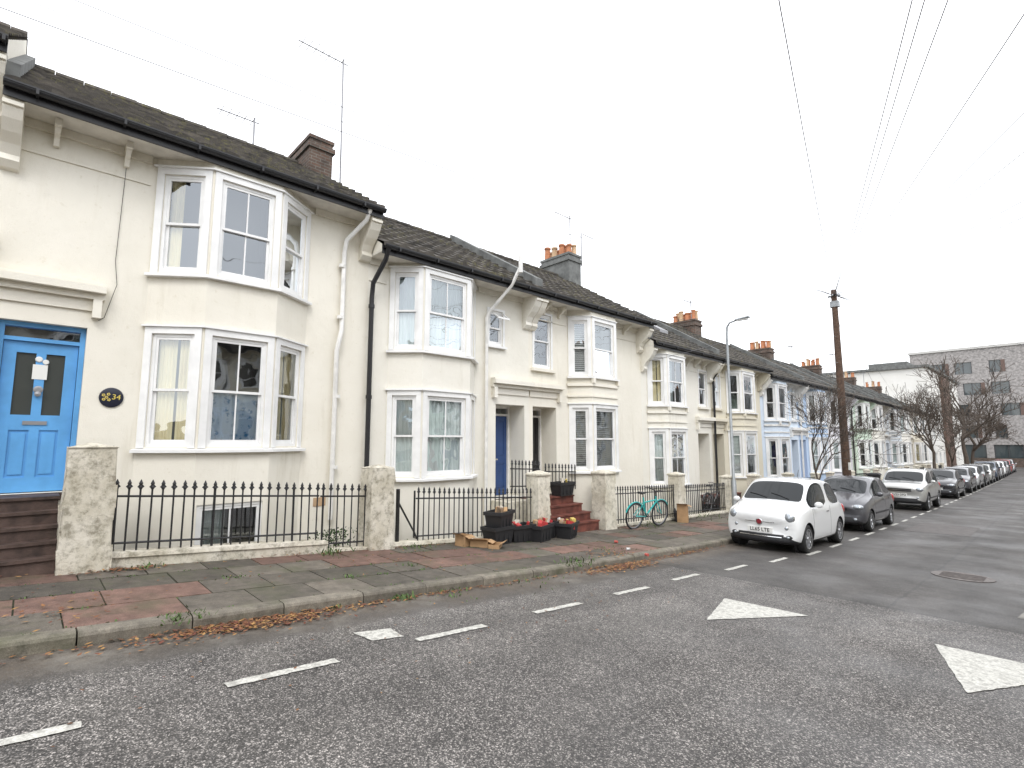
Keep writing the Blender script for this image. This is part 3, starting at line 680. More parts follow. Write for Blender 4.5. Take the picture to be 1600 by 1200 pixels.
def steps(y0,y1,ztop,n,name='front_steps',x0=-9.19,x1=-8.05,mat='stepred',flare=0,side='pillar2'):
    e=empty(name,(0,0,0)); mb=MB(); sb=MB(); zb=pv((y0+y1)/2)
    r=(ztop-zb)/n
    for i in range(n):
        xa=x1-(x1-x0-.35)*i/n; z=zb+r*(i+1); f=flare*(1-(i+1)/n)
        mb.box(x0,xa,y0-.0,y1+f,z-.035,z); 
        sb.box(x0,xa-.025,y0+.01,y1+f-.01,z-r-.3,z-.036)
    mb.obj('treads',M[mat],e); sb.obj('risers',M['stepdark'] if side!='red' else M[mat],e); return e
pillar(.60,1.46,.46,'pillar'); pillar(4.51,1.36,.42,'pillar'); pillar(8.55,1.32,.36); pillar(11.0,1.38,.42); pillar(14.7,1.32,.36)
gwall(.85,3.6,.13,w=.24,m='pillar'); gwall(3.6,4.3,.0,w=.2,m='pillar'); gwall(4.76,8.36,.02); gwall(11.22,14.5,.03); 
gwall(-5.2,-.6,.2)
railing(.88,3.45,.19,.78); railing(3.55,4.28,.02,.95); railing(-5.2,-.7,.25,.8)
railing(5.35,8.3,.06,.88); railing(11.25,14.5,.08,.88)
railing(8.2,9.15,.95,.6,x=-8.7,x1=-8.75); railing(9.6,10.75,.95,.55,x=-8.95,x1=-8.95)
steps(-.62,.36,EYE-.68,5,mat='stepdark')
st=steps(8.8,10.35,EYE-.68-.68,4,flare=.35,mat='stepred',side='red')
mb=MB(); mb.box(-9.19,-8.6,8.0,8.79,-.5,EYE-1.37); mb.obj('landing',M['pillar2'],st)
mb=MB(); mb.tube([(-8.25,4.95,pv(5)+1.0),(-8.25,4.95,pv(5)-.1)],.04,6); mb.tube([(-8.25,4.97,pv(5)+.75),(-8.7,5.6,pv(5)+.1),(-8.8,5.9,pv(5)-.4)],.018,6); mb.tube([(-8.25,5.3,pv(5)+.1),(-8.25,5.3,pv(5)+.95)],.02,6); mb.obj('handrail',M['cast'])
steps(18.25,19.1,EYE-.68-1.28,2); steps(19.5,20.3,EYE-.68-1.28,3)
gwall(14.9,18.2,.03); railing(14.95,18.1,.08,.85); gwall(20.6,24.0,.1); railing(20.6,23.9,.15,.8)
for y in (18.2,20.5,24.2): pillar(y,1.2,.34)
for i,(a,b_,b,c,t,dc) in enumerate(specs[2:]):
    zt=EYE-.68+b; n=max(2,int((zt-pv(a+2))/.17)); d0,d1=((a+.15,a+1.05) if t=='A' else (a+3.75,a+4.65))
    steps(d0,d1,zt,n)
    w0,w1=((d1+.1,b_-.15) if t=='A' else (a+.15,d0-.1))
    if i%2: gwall(w0,w1,.55)
    else: gwall(w0,w1,.1); railing(w0,w1,.15,.8,sp=.16,detail=False)
    pillar(w0,1.15,.3); pillar(w1,1.15,.3)
gwall(-18,68,.7,x=4.9)
# ------------------------------------------------------------ cars
def clearcoat(name,col,metal=0): return simple(name,col,.25 if not metal else .32,metal,coat=1.0)
carglass=simple('car_glass',(.010,.013,.015),.05)
carglass.node_tree.nodes['Principled BSDF'].inputs['Specular IOR Level'].default_value=.38
lampglass=simple('headlamp_glass',(.38,.41,.44),.08,.5,coat=1.0)
redlamp=simple('tail_lamp',(.35,.01,.01),.2,coat=1.0)
ST_SMALL=[(0,.26,.62,.66,.60,.62,.46,.70),(.035,.20,.71,.76,.70,.72,.56,.82),(.20,.16,.77,.81,.77,.83,.64,.95),(.48,.15,.79,.82,.79,.88,.68,1.02),(.74,.15,.80,.82,.80,.915,.69,1.065),(.86,.15,.80,.82,.80,.925,.68,1.16),(1.26,.15,.80,.82,.805,.93,.65,1.47),(1.52,.15,.80,.82,.805,.935,.645,1.545),(2.12,.15,.80,.82,.805,.945,.645,1.56),(2.22,.15,.80,.82,.805,.945,.645,1.56),(2.80,.16,.80,.82,.80,.955,.63,1.51),(3.10,.17,.79,.815,.79,.96,.61,1.43),(3.40,.19,.77,.80,.75,.95,.58,1.13),(3.52,.24,.73,.77,.70,.84,.52,.95),(3.56,.31,.64,.68,.60,.72,.44,.80)]
ST_HATCH=[(0,.30,.58,.66,.58,.60,.44,.68),(.04,.22,.71,.78,.70,.70,.56,.78),(.30,.18,.78,.83,.78,.82,.64,.91),(.70,.17,.80,.845,.80,.90,.68,.99),(.98,.17,.81,.845,.81,.935,.69,1.05),(1.14,.17,.81,.845,.81,.95,.68,1.15),(1.68,.17,.81,.845,.815,.96,.64,1.43),(1.98,.17,.81,.845,.82,.965,.64,1.51),(2.42,.17,.81,.845,.82,.97,.64,1.52),(2.50,.17,.81,.845,.82,.97,.64,1.52),(3.1,.18,.81,.845,.81,.99,.63,1.49),(3.45,.19,.80,.835,.80,1.0,.60,1.41),(3.74,.21,.78,.82,.76,.98,.57,1.12),(3.88,.26,.73,.78,.70,.88,.50,.95),(3.92,.34,.64,.69,.60,.74,.44,.80)]
ST_SUV=[(0,.38,.64,.70,.62,.76,.48,.86),(.04,.30,.76,.82,.74,.88,.60,.98),(.30,.26,.83,.87,.82,1.0,.68,1.07),(.78,.26,.84,.885,.84,1.03,.71,1.11),(1.06,.26,.85,.89,.845,1.05,.73,1.15),(1.20,.26,.85,.89,.845,1.06,.72,1.25),(1.66,.26,.85,.89,.85,1.07,.70,1.54),(1.92,.26,.85,.89,.85,1.07,.70,1.63),(2.42,.26,.85,.89,.85,1.08,.70,1.66),(2.50,.26,.85,.89,.85,1.08,.70,1.66),(3.3,.27,.85,.89,.85,1.09,.70,1.65),(3.86,.28,.84,.88,.83,1.09,.69,1.59),(4.08,.31,.82,.86,.80,1.06,.66,1.23),(4.15,.37,.78,.82,.75,.96,.60,1.04),(4.18,.44,.71,.75,.68,.84,.52,.9)]
def boolean_cut(o,cutters):
    dg=bpy.context.evaluated_depsgraph_get(); nm=bpy.data.meshes.new_from_object(o.evaluated_get(dg)); o.modifiers.clear(); o.data=nm
    for cut in cutters:
        if not cut.v: continue
        co=cut.obj('cut',M['plastic'])
        bmx=bmesh.new(); bmx.from_mesh(co.data); bmesh.ops.remove_doubles(bmx,verts=bmx.verts,dist=.0006); bmesh.ops.recalc_face_normals(bmx,faces=bmx.faces); bmx.to_mesh(co.data); bmx.free()
        n0=len(o.data.polygons)
        for solver in ('EXACT','FAST'):
            bo=o.modifiers.new('b','BOOLEAN'); bo.operation='DIFFERENCE'; bo.object=co; bo.solver=solver
            dg=bpy.context.evaluated_depsgraph_get(); r=bpy.data.meshes.new_from_object(o.evaluated_get(dg)); o.modifiers.clear()
            if len(r.polygons)>n0*.6: o.data=r; break
        bpy.data.objects.remove(co)
def car(kind,x,y,paint,plate=None,detail=2,yaw=0):
    ST={'small':ST_SMALL,'hatch':ST_HATCH,'suv':ST_SUV}[kind]
    Rw={'small':.30,'hatch':.305,'suv':.355}[kind]; L=ST[-1][0]; yf={'small':.64,'hatch':.72,'suv':.80}[kind]; yr={'small':2.94,'hatch':3.22,'suv':3.34}[kind]
    hw=ST[6][3]
    zf=g(y+yf); zr=g(y+yr); pitch=math.atan2(zr-zf,yr-yf)
    e=empty('parked_car',(x,y,g(y+yf)-math.sin(pitch)*yf),(pitch,0,yaw))
    v=[];f=[];mi=[]
    for s in ST:
        yy_,zb,wl,wm,wb,zbt,wr,zr_=s
        h=[(0,zb),(wl*.82,zb),(wl,zb+.06),(wm,zb+(zbt-zb)*.45),(wm-.005,zb+(zbt-zb)*.72),(wb,zbt-.03),(wb-.025,zbt+.008),(wr+.0,zr_-.065),(wr-.05,zr_-.018),(wr*.5,zr_+.008),(0,zr_+.016)]
        bow=0 if yy_>.5 else .16*(1-yy_/.5)**1.5
        ring=[(a,yy_+bow*(abs(a)/.8)**2.2,z) for a,z in h]; ring=ring+[(-a,q,z) for a,q,z in ring[-2:0:-1]]
        v+=ring
    n=20
    for i in range(len(ST)-1):
        for k in range(n):
            f.append((i*n+k,i*n+(k+1)%n,(i+1)*n+(k+1)%n,(i+1)*n+k)); kk=k if k<10 else 19-k; m=0
            if kk==6 and i in (5,6,7,9,10): m=1
            if kk in (8,9) and i in (4,5): m=1
            if kk in (8,9) and i==11: m=1
            if kk in(0,1): m=2
            mi.append(m)
    f.append(tuple(range(n))); mi.append(0); f.append(tuple((len(ST)-1)*n+k for k in range(n))); mi.append(0)
    me=bpy.data.meshes.new('body'); me.from_pydata(v,[],f)
    for p,m in zip(me.polygons,mi): p.material_index=m; p.use_smooth=True
    for m in (paint,carglass,M['plastic']): me.materials.append(m)
    bm=bmesh.new(); bm.from_mesh(me); bmesh.ops.recalc_face_normals(bm,faces=bm.faces)
    cl=bm.edges.layers.float.get('crease_edge') or bm.edges.layers.float.new('crease_edge')
    for ed in bm.edges:
        ms={q.material_index for q in ed.link_faces}
        if len(ms)>1 and 1 in ms: ed[cl]=.8
    bm.to_mesh(me); bm.free()
    o=bpy.data.objects.new('body',me); link(o)
    sm=o.modifiers.new('s','SUBSURF'); sm.levels=sm.render_levels=3 if detail==2 else 2
    cut=MB()
    for yy_ in (yf,yr):
        for sx in (-1,1): cut.lathe((sx*(hw-.24),yy_,Rw),(sx,0,0),[(0,.0001),(0,Rw+.05),(.5,Rw+.05),(.5,.0001)],32)
    cut2=MB()
    if detail>=1:
        gaps={'small':[(.98,.28,.93),(2.2,.28,.94)],'hatch':[(1.18,.3,.95),(2.45,.3,.97)],'suv':[(1.22,.38,1.05),(2.45,.38,1.07)]}[kind]
        for (q,z0,z1) in gaps:
            for sx in (-1,1): cut2.box(min(sx*(hw-.035),sx*1.1),max(sx*(hw-.035),sx*1.1),q-.006,q+.006,z0,z1)
        for sx in (-1,1): cut2.box(min(sx*(hw-.028),sx*1.1),max(sx*(hw-.028),sx*1.1),gaps[0][0]+.008,gaps[-1][0]-.008,gaps[0][1]-.002,gaps[0][1]+.006)
    boolean_cut(o,[cut,cut2]); nm=o.data; nm.name='body'
    nm.set_sharp_from_angle(angle=math.radians(35))
    o.parent=e
    bvh=BVHTree.FromPolygons([v_.co.copy() for v_ in nm.vertices],[tuple(p.vertices) for p in nm.polygons])
    def front(xx,zz):
        h=bvh.ray_cast(Vector((xx,-1,zz)),Vector((0,1,0))); return h[0].y if h[0] else .1
    def side(yy_,zz):
        h=bvh.ray_cast(Vector((2,yy_,zz)),Vector((-1,0,0))); return h[0].x if h[0] else hw
    def top(xx,yy_):
        h=bvh.ray_cast(Vector((xx,yy_,3)),Vector((0,0,-1))); return h[0].z if h[0] else 1
    ty=MB(); rm=MB(); dk=MB()
    for yy_ in (yf,yr):
        for sx in (-1,1):
            c=(sx*(hw-.015),yy_,Rw); ax=(-sx,0,0)
            ty.lathe(c,ax,[(.03,Rw*.66),(.008,Rw*.72),(.0,Rw*.86),(.02,Rw*.97),(.05,Rw),(.15,Rw),(.18,Rw*.96),(.19,Rw*.7)],32)
            rm.lathe(c,ax,[(.012,Rw*.62),(.004,Rw*.70),(.02,Rw*.70),(.05,Rw*.60),(.09,Rw*.58)],32)
            dk.lathe(c,ax,[(.075,Rw*.6),(.076,.0001)],20); rm.lathe(c,ax,[(.012,.0001),(.012,Rw*.16),(.04,Rw*.2)],14)
            ns=5 if kind!='small' else 7
            for k in range(ns*2):
                a=2*math.pi*(k//2)/ns+(.15 if k%2 else -.15)
                ux,uz=math.cos(a),math.sin(a); px,pz=-uz,ux; w0=.022
                q=[]
                for d in (.02,.045):
                    for (r,s_) in ((Rw*.12,-1),(Rw*.62,-1),(Rw*.62,1),(Rw*.12,1)):
                        q.append((c[0]-sx*d,c[1]+ux*r+px*w0*s_*.8,c[2]+uz*r+pz*w0*s_*.8))
                rm.box8(q)
            dk.lathe((sx*(hw-.235),yy_,Rw),(sx,0,0),[(0,.0001),(0,Rw+.045),(.06,Rw+.045)],20)
    ty.obj('tyres',M['tyre'],e,True); rm.obj('wheel_rims',M['alloy'],e,True); dk.obj('wheel_arches',M['plastic'],e)
    def ell(mb,c,r,n=20,ms=10):
        b=len(mb.v)
        for i in range(ms+1):
            t=math.pi*i/ms
            for k in range(n):
                a=2*math.pi*k/n; mb.v.append((c[0]+r[0]*math.sin(t)*math.cos(a),c[1]+r[1]*math.cos(t),c[2]+r[2]*math.sin(t)*math.sin(a)))
        for i in range(ms):
            for k in range(n): mb.f.append((b+i*n+k,b+i*n+(k+1)%n,b+(i+1)*n+(k+1)%n,b+(i+1)*n+k)); mb.c.append((1,1,1,1))
    lm=MB(); ch=MB(); bl=MB(); bp=MB(); rl=MB()
    def strip(mb,x0,x1,z0,z1,out=.008,n=16,nz=4):
        for j in range(nz):
            za=z0+(z1-z0)*j/nz; zb=z0+(z1-z0)*(j+1)/nz; pr=None
            for i in range(n+1):
                xx=x0+(x1-x0)*i/n; a=(xx,front(xx,za)-out,za); b_=(xx,front(xx,zb)-out,zb)
                if pr: mb.quad([pr[0],a,b_,pr[1]])
                pr=(a,b_)
        for zz in (z0,z1):
            pr=None
            for i in range(n+1):
                xx=x0+(x1-x0)*i/n; a=(xx,front(xx,zz)-out,zz); b_=(xx,front(xx,zz)+.02,zz)
                if pr: mb.quad([pr[0],a,b_,pr[1]])
                pr=(a,b_)
    for sx in (-1,1):
        if kind=='small':
            yy1=front(sx*.58,.74); ell(ch,(sx*.58,yy1+.045,.745),(.118,.07,.118)); ell(lm,(sx*.582,yy1+.03,.745),(.103,.07,.103))
            yy1=front(sx*.53,.53); ell(ch,(sx*.53,yy1+.02,.53),(.050,.032,.050)); ell(lm,(sx*.53,yy1+.015,.53),(.042,.036,.042)); yy1=front(sx*.56,.34); ell(bl,(sx*.56,yy1+.02,.34),(.085,.03,.05)); ell(lm,(sx*.56,yy1+.01,.34),(.04,.035,.032))
        elif kind=='hatch': yy1=front(sx*.6,.68); ell(lm,(sx*.61,yy1+.08,.70),(.15,.13,.08)); yy1=front(sx*.55,.36); ell(lm,(sx*.55,yy1+.02,.36),(.055,.035,.04))
        else: yy1=front(sx*.64,.86); ell(lm,(sx*.65,yy1+.07,.86),(.15,.12,.095)); yy1=front(sx*.6,.52); ell(lm,(sx*.6,yy1+.02,.52),(.055,.035,.045))
        zb={'small':.97,'hatch':1.0,'suv':1.12}[kind]; ym={'small':1.04,'hatch':1.32,'suv':1.36}[kind]
        ell(bp,(sx*(hw+.085),ym,zb+.04),(.088,.05,.068)); bl.box(min(sx*(hw-.06),sx*(hw+.04)),max(sx*(hw-.06),sx*(hw+.04)),ym-.02,ym+.02,zb-.01,zb+.015)
        dh={'small':[1.98],'hatch':[2.25,3.0],'suv':[2.25,3.1]}[kind]
        for q in dh:
            sd_=side(q,zb-.14); (ch if kind=='small' else bp).box(min(sx*(sd_-.01),sx*(sd_+.022)),max(sx*(sd_-.01),sx*(sd_+.022)),q-.09,q+.07,zb-.155,zb-.125)
        ell(rl,(sx*(hw-.10),L-.13,zb-.18),(.07,.11,.14))
        if detail: 
            ya,yb={'small':(.22,.74),'hatch':(.26,.98),'suv':(.24,1.05)}[kind]; bl.tube([(sx*(.54+.12*t),ya+(yb-ya)*t,top(sx*(.54+.12*t),ya+(yb-ya)*t)+.001) for t in [i/8 for i in range(9)]],.0035,4)
        if kind!='small':
            sd_=side((yf+yr)/2,.5); bl.box(min(sx*(sd_-.02),sx*(sd_+.012)),max(sx*(sd_-.02),sx*(sd_+.012)),yf+.45,yr-.45,.48,.53)
    if kind=='small':
        strip(bl,-.48,.48,.265,.385,.008); strip(ch,-.44,.44,.325,.34,.016,nz=1); strip(ch,-.31,-.08,.625,.638,.01,5,1); strip(ch,.08,.31,.625,.638,.01,5,1)
        fy=front(0,.63); ch.lathe((0,fy+.01,.632),(0,-1,0),[(0,.07),(.02,.07),(.026,.054)],20)
        b2=MB(); b2.lathe((0,fy,.632),(0,-1,0),[(0,.052),(.014,.052),(.016,.0001)],20); b2.obj('badge',simple('badge_red',(.22,.02,.03),.3),e)
        pz=.46
    elif kind=='hatch':
        strip(bl,-.50,.50,.29,.42); strip(bl,-.38,.38,.60,.67); strip(ch,-.32,.32,.63,.642,.014,nz=1); pz=.50
    else:
        strip(bl,-.6,.6,.40,.50); strip(bl,-.42,.42,.77,.88); strip(ch,-.42,.42,.815,.835,.016,nz=1); pz=.63
        for sx in (-1,1): ch.tube([(sx*.64,1.9,1.63),(sx*.64,2.0,1.68),(sx*.64,3.5,1.68),(sx*.64,3.6,1.63)],.018,6)
    wy={'small':.78,'hatch':1.04,'suv':1.12}[kind]
    for (xa,xb) in ((-.1,-.52),(.38,-.04)): bl.tube([(xa,wy,top(xa,wy)+.012),((xa+xb)/2,wy+.07,top((xa+xb)/2,wy+.07)+.014),(xb,wy+.13,top(xb,wy+.13)+.012)],.009,4)
    bl.tube([(0,L*.72,top(0,L*.72)),(0,L*.72+.12,top(0,L*.72)+.2)],.006,4)
    nose=front(0,pz)
    pl=MB(); pl.box(-.26,.26,nose-.016,nose+.06,pz-.055,pz+.055); pl.obj('number_plate',M['plate'],e)
    if plate: text(plate,.108,(0,nose-.019,pz-.002),(math.pi/2,0,0),M['ink'],e,'plate_lettering',.001,.0015)
    lm.obj('headlamps',lampglass,e,True); ch.obj('chrome_trim',M['chrome'],e,True); bl.obj('black_trim',M['plastic'],e); bp.obj('mirrors',paint,e,True); rl.obj('tail_lamps',redlamp,e,True)
    return e
white=clearcoat('white_car_paint',(.78,.79,.79)); dgrey=clearcoat('dark_grey_paint',(.085,.085,.095),.4); silver=clearcoat('silver_paint',(.50,.50,.48),.6)
black=clearcoat('black_car_paint',(.02,.021,.024)); blue=clearcoat('navy_paint',(.03,.05,.09),.3); red=clearcoat('red_paint',(.3,.02,.02)); lsil=clearcoat('light_silver_paint',(.55,.56,.57),.5)
car('small',-4.68,11.85,white,'LL65 LTE'); car('hatch',-4.70,17.2,dgrey,'GX59 KNR'); car('suv',-4.72,26.4,silver,'RV53 DFD'); car('hatch',-4.7,35.6,black,'GU12 RZC')
for i,(k,y,p) in enumerate([('hatch',41.6,dgrey),('hatch',46.4,lsil),('small',51.2,black),('hatch',55.8,silver),('suv',60.6,blue),('hatch',66.0,lsil),('hatch',71,white),('hatch',76,dgrey),('small',81,red),('hatch',86,lsil)]): car(k,-4.7,y,p,None,0)
# ------------------------------------------------------------ poles, lamp, wires
PT=Vector((-6.05,24.5,EYE+6.4))
e=empty('telegraph_pole',(0,0,0)); mb=MB(); mb.tube([(-6.0,24.3,g(24.3)-.3),(-6.02,24.4,EYE+2),tuple(PT)],[.165,.14,.105],14); mb.obj('pole',M['wood'],e,True)
mb=MB()
for k in range(8):
    a=k*math.pi/4; mb.tube([(PT.x+.1*math.cos(a),PT.y+.1*math.sin(a),PT.z-.28),(PT.x+.2*math.cos(a),PT.y+.2*math.sin(a),PT.z-.25)],.015,5); mb.lathe((PT.x+.2*math.cos(a),PT.y+.2*math.sin(a),PT.z-.3),(0,0,1),[(0,.03),(.04,.035),(.08,.02)],8)
mb.box(-6.2,-5.88,24.36,24.62,PT.z-.75,PT.z-.5); 
for k in range(9): 
    z=EYE+.5+k*.55; s=(-1)**k; mb.tube([(-6.03,24.4+s*.1,z),(-6.03,24.4+s*.28,z)],.012,4)
mb.obj('fittings',M['galv'],e)
mb=MB(); mb.box(-5.9,-5.84,24.2,24.4,g(24)+1.6,g(24)+1.9); mb.obj('pole_label',M['paper'],e)
mb=MB()
def wire(a,b_,sag,r0,r1):
    a,b_=Vector(a),Vector(b_); n=26; mb.tube([a.lerp(b_,i/n)-Vector((0,0,sag*4*(i/n)*(1-i/n))) for i in range(n+1)],[r0+(r1-r0)*i/n for i in range(n+1)],4)
T=PT-Vector((0,0,.22))
for y in (-28,-15.4,-14.6,-13.2,-8.6,-4.9,-2.8,.7,2.2,5.9,10.5,15): wire(T,(5.9,y,EYE+g(y)+3.1+(.0)),.35 if y>-10 else .5,.009,.003 if y<-10 else .005)
for (x,y,z) in ((-8.6,-5.5,5.1),(-13,-14,8.2),(-12.5,4.9,7.2),(-12.5,-4,8.0),(-8.9,14.5,2.6),(-8.8,29,2.6),(-8.8,39,2.4),(-8.8,48,2.3),(-13,19.3,5.4),(5.9,32,2.5),(5.9,40,2.4),(5.9,48,2.3),(5.9,60,2.3),(-12,70,5)): wire(T,(x,y,EYE+z),.3,.009,.0055)
mb.obj('overhead_wires',M['wire'])
e=empty('street_lamp',(-7.95,18.2,pv(18.2))); mb=MB(); H_=6.75
mb.tube([(0,0,-.1),(0,0,1.1),(0,0,1.15),(0,0,H_-.4),(.02,0,H_-.15),(.12,0,H_),(.4,0,H_+.06)],[.085,.085,.055,.042,.04,.035,.03],12); mb.obj('column',M['galv'],e,True)
mb=MB(); mb.box8([(.32,-.09,H_+.03),(.85,-.1,H_+.08),(.85,.1,H_+.08),(.32,.09,H_+.03),(.32,-.07,H_+.10),(.82,-.08,H_+.14),(.82,.08,H_+.14),(.32,.07,H_+.10)]); o=mb.obj('lantern',M['galv'],e); o.modifiers.new('b','BEVEL').width=.02
mb=MB(); mb.box(.4,.78,-.07,.07,H_+.02,H_+.045); mb.obj('diffuser',simple('lamp_diffuser',(.6,.6,.58),.2),e)
# ------------------------------------------------------------ small things on the pavement
JM=attr_mat('mixed_packaging',.5,.2,15,.2)
def tub(x,y,rot,z=None,junk=6,lift=0,sx=.56,sy=.38,h=.34):
    z=pv(y) if z is None else z
    e=empty('recycling_box',(x,y,z+lift),(0,0,rot)); mb=MB()
    def ring(a,b_,zz): return [(-a,-b_,zz),(a,-b_,zz),(a,b_,zz),(-a,b_,zz)]
    rs=[ring(sx*.40,sy*.40,.0),ring(sx*.48,sy*.48,h-.07),ring(sx*.53,sy*.54,h-.065),ring(sx*.53,sy*.54,h),ring(sx*.47,sy*.47,h),ring(sx*.39,sy*.39,.02)]
    for a,b_ in zip(rs[:-1],rs[1:]):
        for k in range(4): mb.quad([a[k],a[(k+1)%4],b_[(k+1)%4],b_[k]])
    mb.quad(rs[0]); mb.quad(rs[-1])
    for k in (-.25,0,.25): mb.box(sx*k-.012,sx*k+.012,-sy*.475,-sy*.40,.04,h-.07)
    mb.obj('tub',M['plastic'],e); 
    jb=MB()
    cols=[(.55,.5,.42,1),(.45,.28,.14,1),(.5,.04,.05,1),(.6,.6,.6,1),(.35,.25,.17,1),(.6,.45,.12,1),(.5,.05,.05,1)]
    for k in range(junk):
        a,b_=U(-.3,.3)*sx,U(-.3,.3)*sy; c=random.choice(cols); w,d,hh=U(.04,.1),U(.03,.07),U(.04,.14); t=U(0,3)
        if R()<.5: jb.tube([(a,b_,h-.1),(a+U(-.08,.08),b_+U(-.08,.08),h+.02+hh*.5)],U(.025,.04),8,col=c)
        else:
            q=[]
            for zz in (h-.12,h+hh*.5):
                for (p,r) in ((-w,-d),(w,-d),(w,d),(-w,d)): q.append((a+p*math.cos(t)-r*math.sin(t),b_+p*math.sin(t)+r*math.cos(t),zz+p*.3))
            jb.box8(q,c)
    if junk: jb.obj('recycling',JM,e)
    return e
D90=math.pi/2
tub(-7.72,6.9,D90+.1,junk=0); tub(-7.74,6.95,D90+.35,lift=.29,junk=5); tub(-7.75,7.5,D90-.12,junk=3); tub(-7.6,7.95,D90+.3,junk=4); tub(-7.85,8.35,D90+.05,junk=9); tub(-7.62,8.85,D90+.4,junk=9)
tub(-8.75,10.0,D90,z=EYE-1.36,junk=2); tub(-7.9,14.35,D90+.5,junk=5)
def cardbox(x,y,w,d,h,rot):
    e=empty('cardboard_box',(x,y,pv(y)),(0,0,rot)); mb=MB(); t=.006
    mb.box(-w/2,w/2,-d/2,d/2,0.002,.01); mb.box(-w/2,w/2,-d/2,-d/2+t,.01,h); mb.box(-w/2,w/2,d/2-t,d/2,.01,h); mb.box(-w/2,-w/2+t,-d/2+t,d/2-t,.01,h); mb.box(w/2-t,w/2,-d/2+t,d/2-t,.01,h)
    mb.quad([(-w/2,-d/2,h),(w/2,-d/2,h),(w/2,-d/2-.1,h+.05),(-w/2,-d/2-.1,h+.05)]); mb.quad([(w/2,-d/2,h),(w/2,d/2,h),(w/2+.1,d/2,h-.04),(w/2+.1,-d/2,h-.04)]); mb.obj('card',M['card'],e)
cardbox(-7.6,6.35,.34,.24,.12,.6); cardbox(-7.35,6.5,.3,.2,.08,2.2); cardbox(-7.8,6.1,.24,.2,.2,.2); cardbox(-7.75,14.2,.3,.22,.5,.4)
def bag(x,y,s,col):
    mb=MB(); n=16; ms=9
    for i in range(ms+1):
        t=math.pi*i/ms
        for k in range(n):
            a=2*math.pi*k/n; r=s*(math.sin(t)*(1+.10*math.sin(3*a+x*9)+.08*math.sin(7*a+t*5)))
            mb.v.append((x+r*math.cos(a),y+r*math.sin(a)*.85,pv(y)+s*.7-s*.72*math.cos(t)))
    for i in range(ms):
        for k in range(n): mb.f.append((i*n+k,i*n+(k+1)%n,(i+1)*n+(k+1)%n,(i+1)*n+k)); mb.c.append((1,1,1,1))
    mb.obj('rubbish_bag',simple('bin_bag',col,.3,var=.2),None,True)
bag(-7.75,20.4,.28,(.02,.02,.022)); 
def wheelie(x,y,rot):
    e=empty('wheelie_bin',(x,y,pv(y)),(0,0,rot)); mb=MB()
    def ring(a,b0,b1,z): return [(-a,b0,z),(a,b0,z),(a,b1,z),(-a,b1,z)]
    rs=[ring(.2,-.22,.22,.06),ring(.27,-.28,.30,.92),ring(.30,-.31,.33,.93),ring(.30,-.31,.33,.97),ring(.28,-.27,.30,1.03),ring(.2,-.15,.2,1.06)]
    mb.quad(rs[0]); mb.quad(rs[-1])
    for a,b_ in zip(rs[:-1],rs[1:]):
        for k in range(4): mb.quad([a[k],a[(k+1)%4],b_[(k+1)%4],b_[k]])
    mb.tube([(-.24,.36,.95),(.24,.36,.95)],.018,6); mb.lathe((-.25,.24,.1),(1,0,0),[(0,.0001),(0,.1),(.05,.1),(.05,.0001)],14); mb.lathe((.2,.24,.1),(1,0,0),[(0,.0001),(0,.1),(.05,.1),(.05,.0001)],14)
    mb.obj('bin',M['plastic'],e)
wheelie(-7.8,22.4,D90*3); wheelie(-7.8,23.1,D90*3+.1); wheelie(-7.75,30.5,D90*3); wheelie(-7.75,37,D90*3)
mb=MB()
for (x,y) in ((-6.6,9.2),(-5.9,8.6),(-5.3,8.4)):
    a=U(0,3); mb.tube([(x,y,pv(y)+.03),(x+.07*math.cos(a),y+.07*math.sin(a),pv(y)+.028)],[.028,.024],8,col=random.choice([(.6,.6,.6,1),(.5,.1,.08,1)]))
mb.obj('litter',JM)
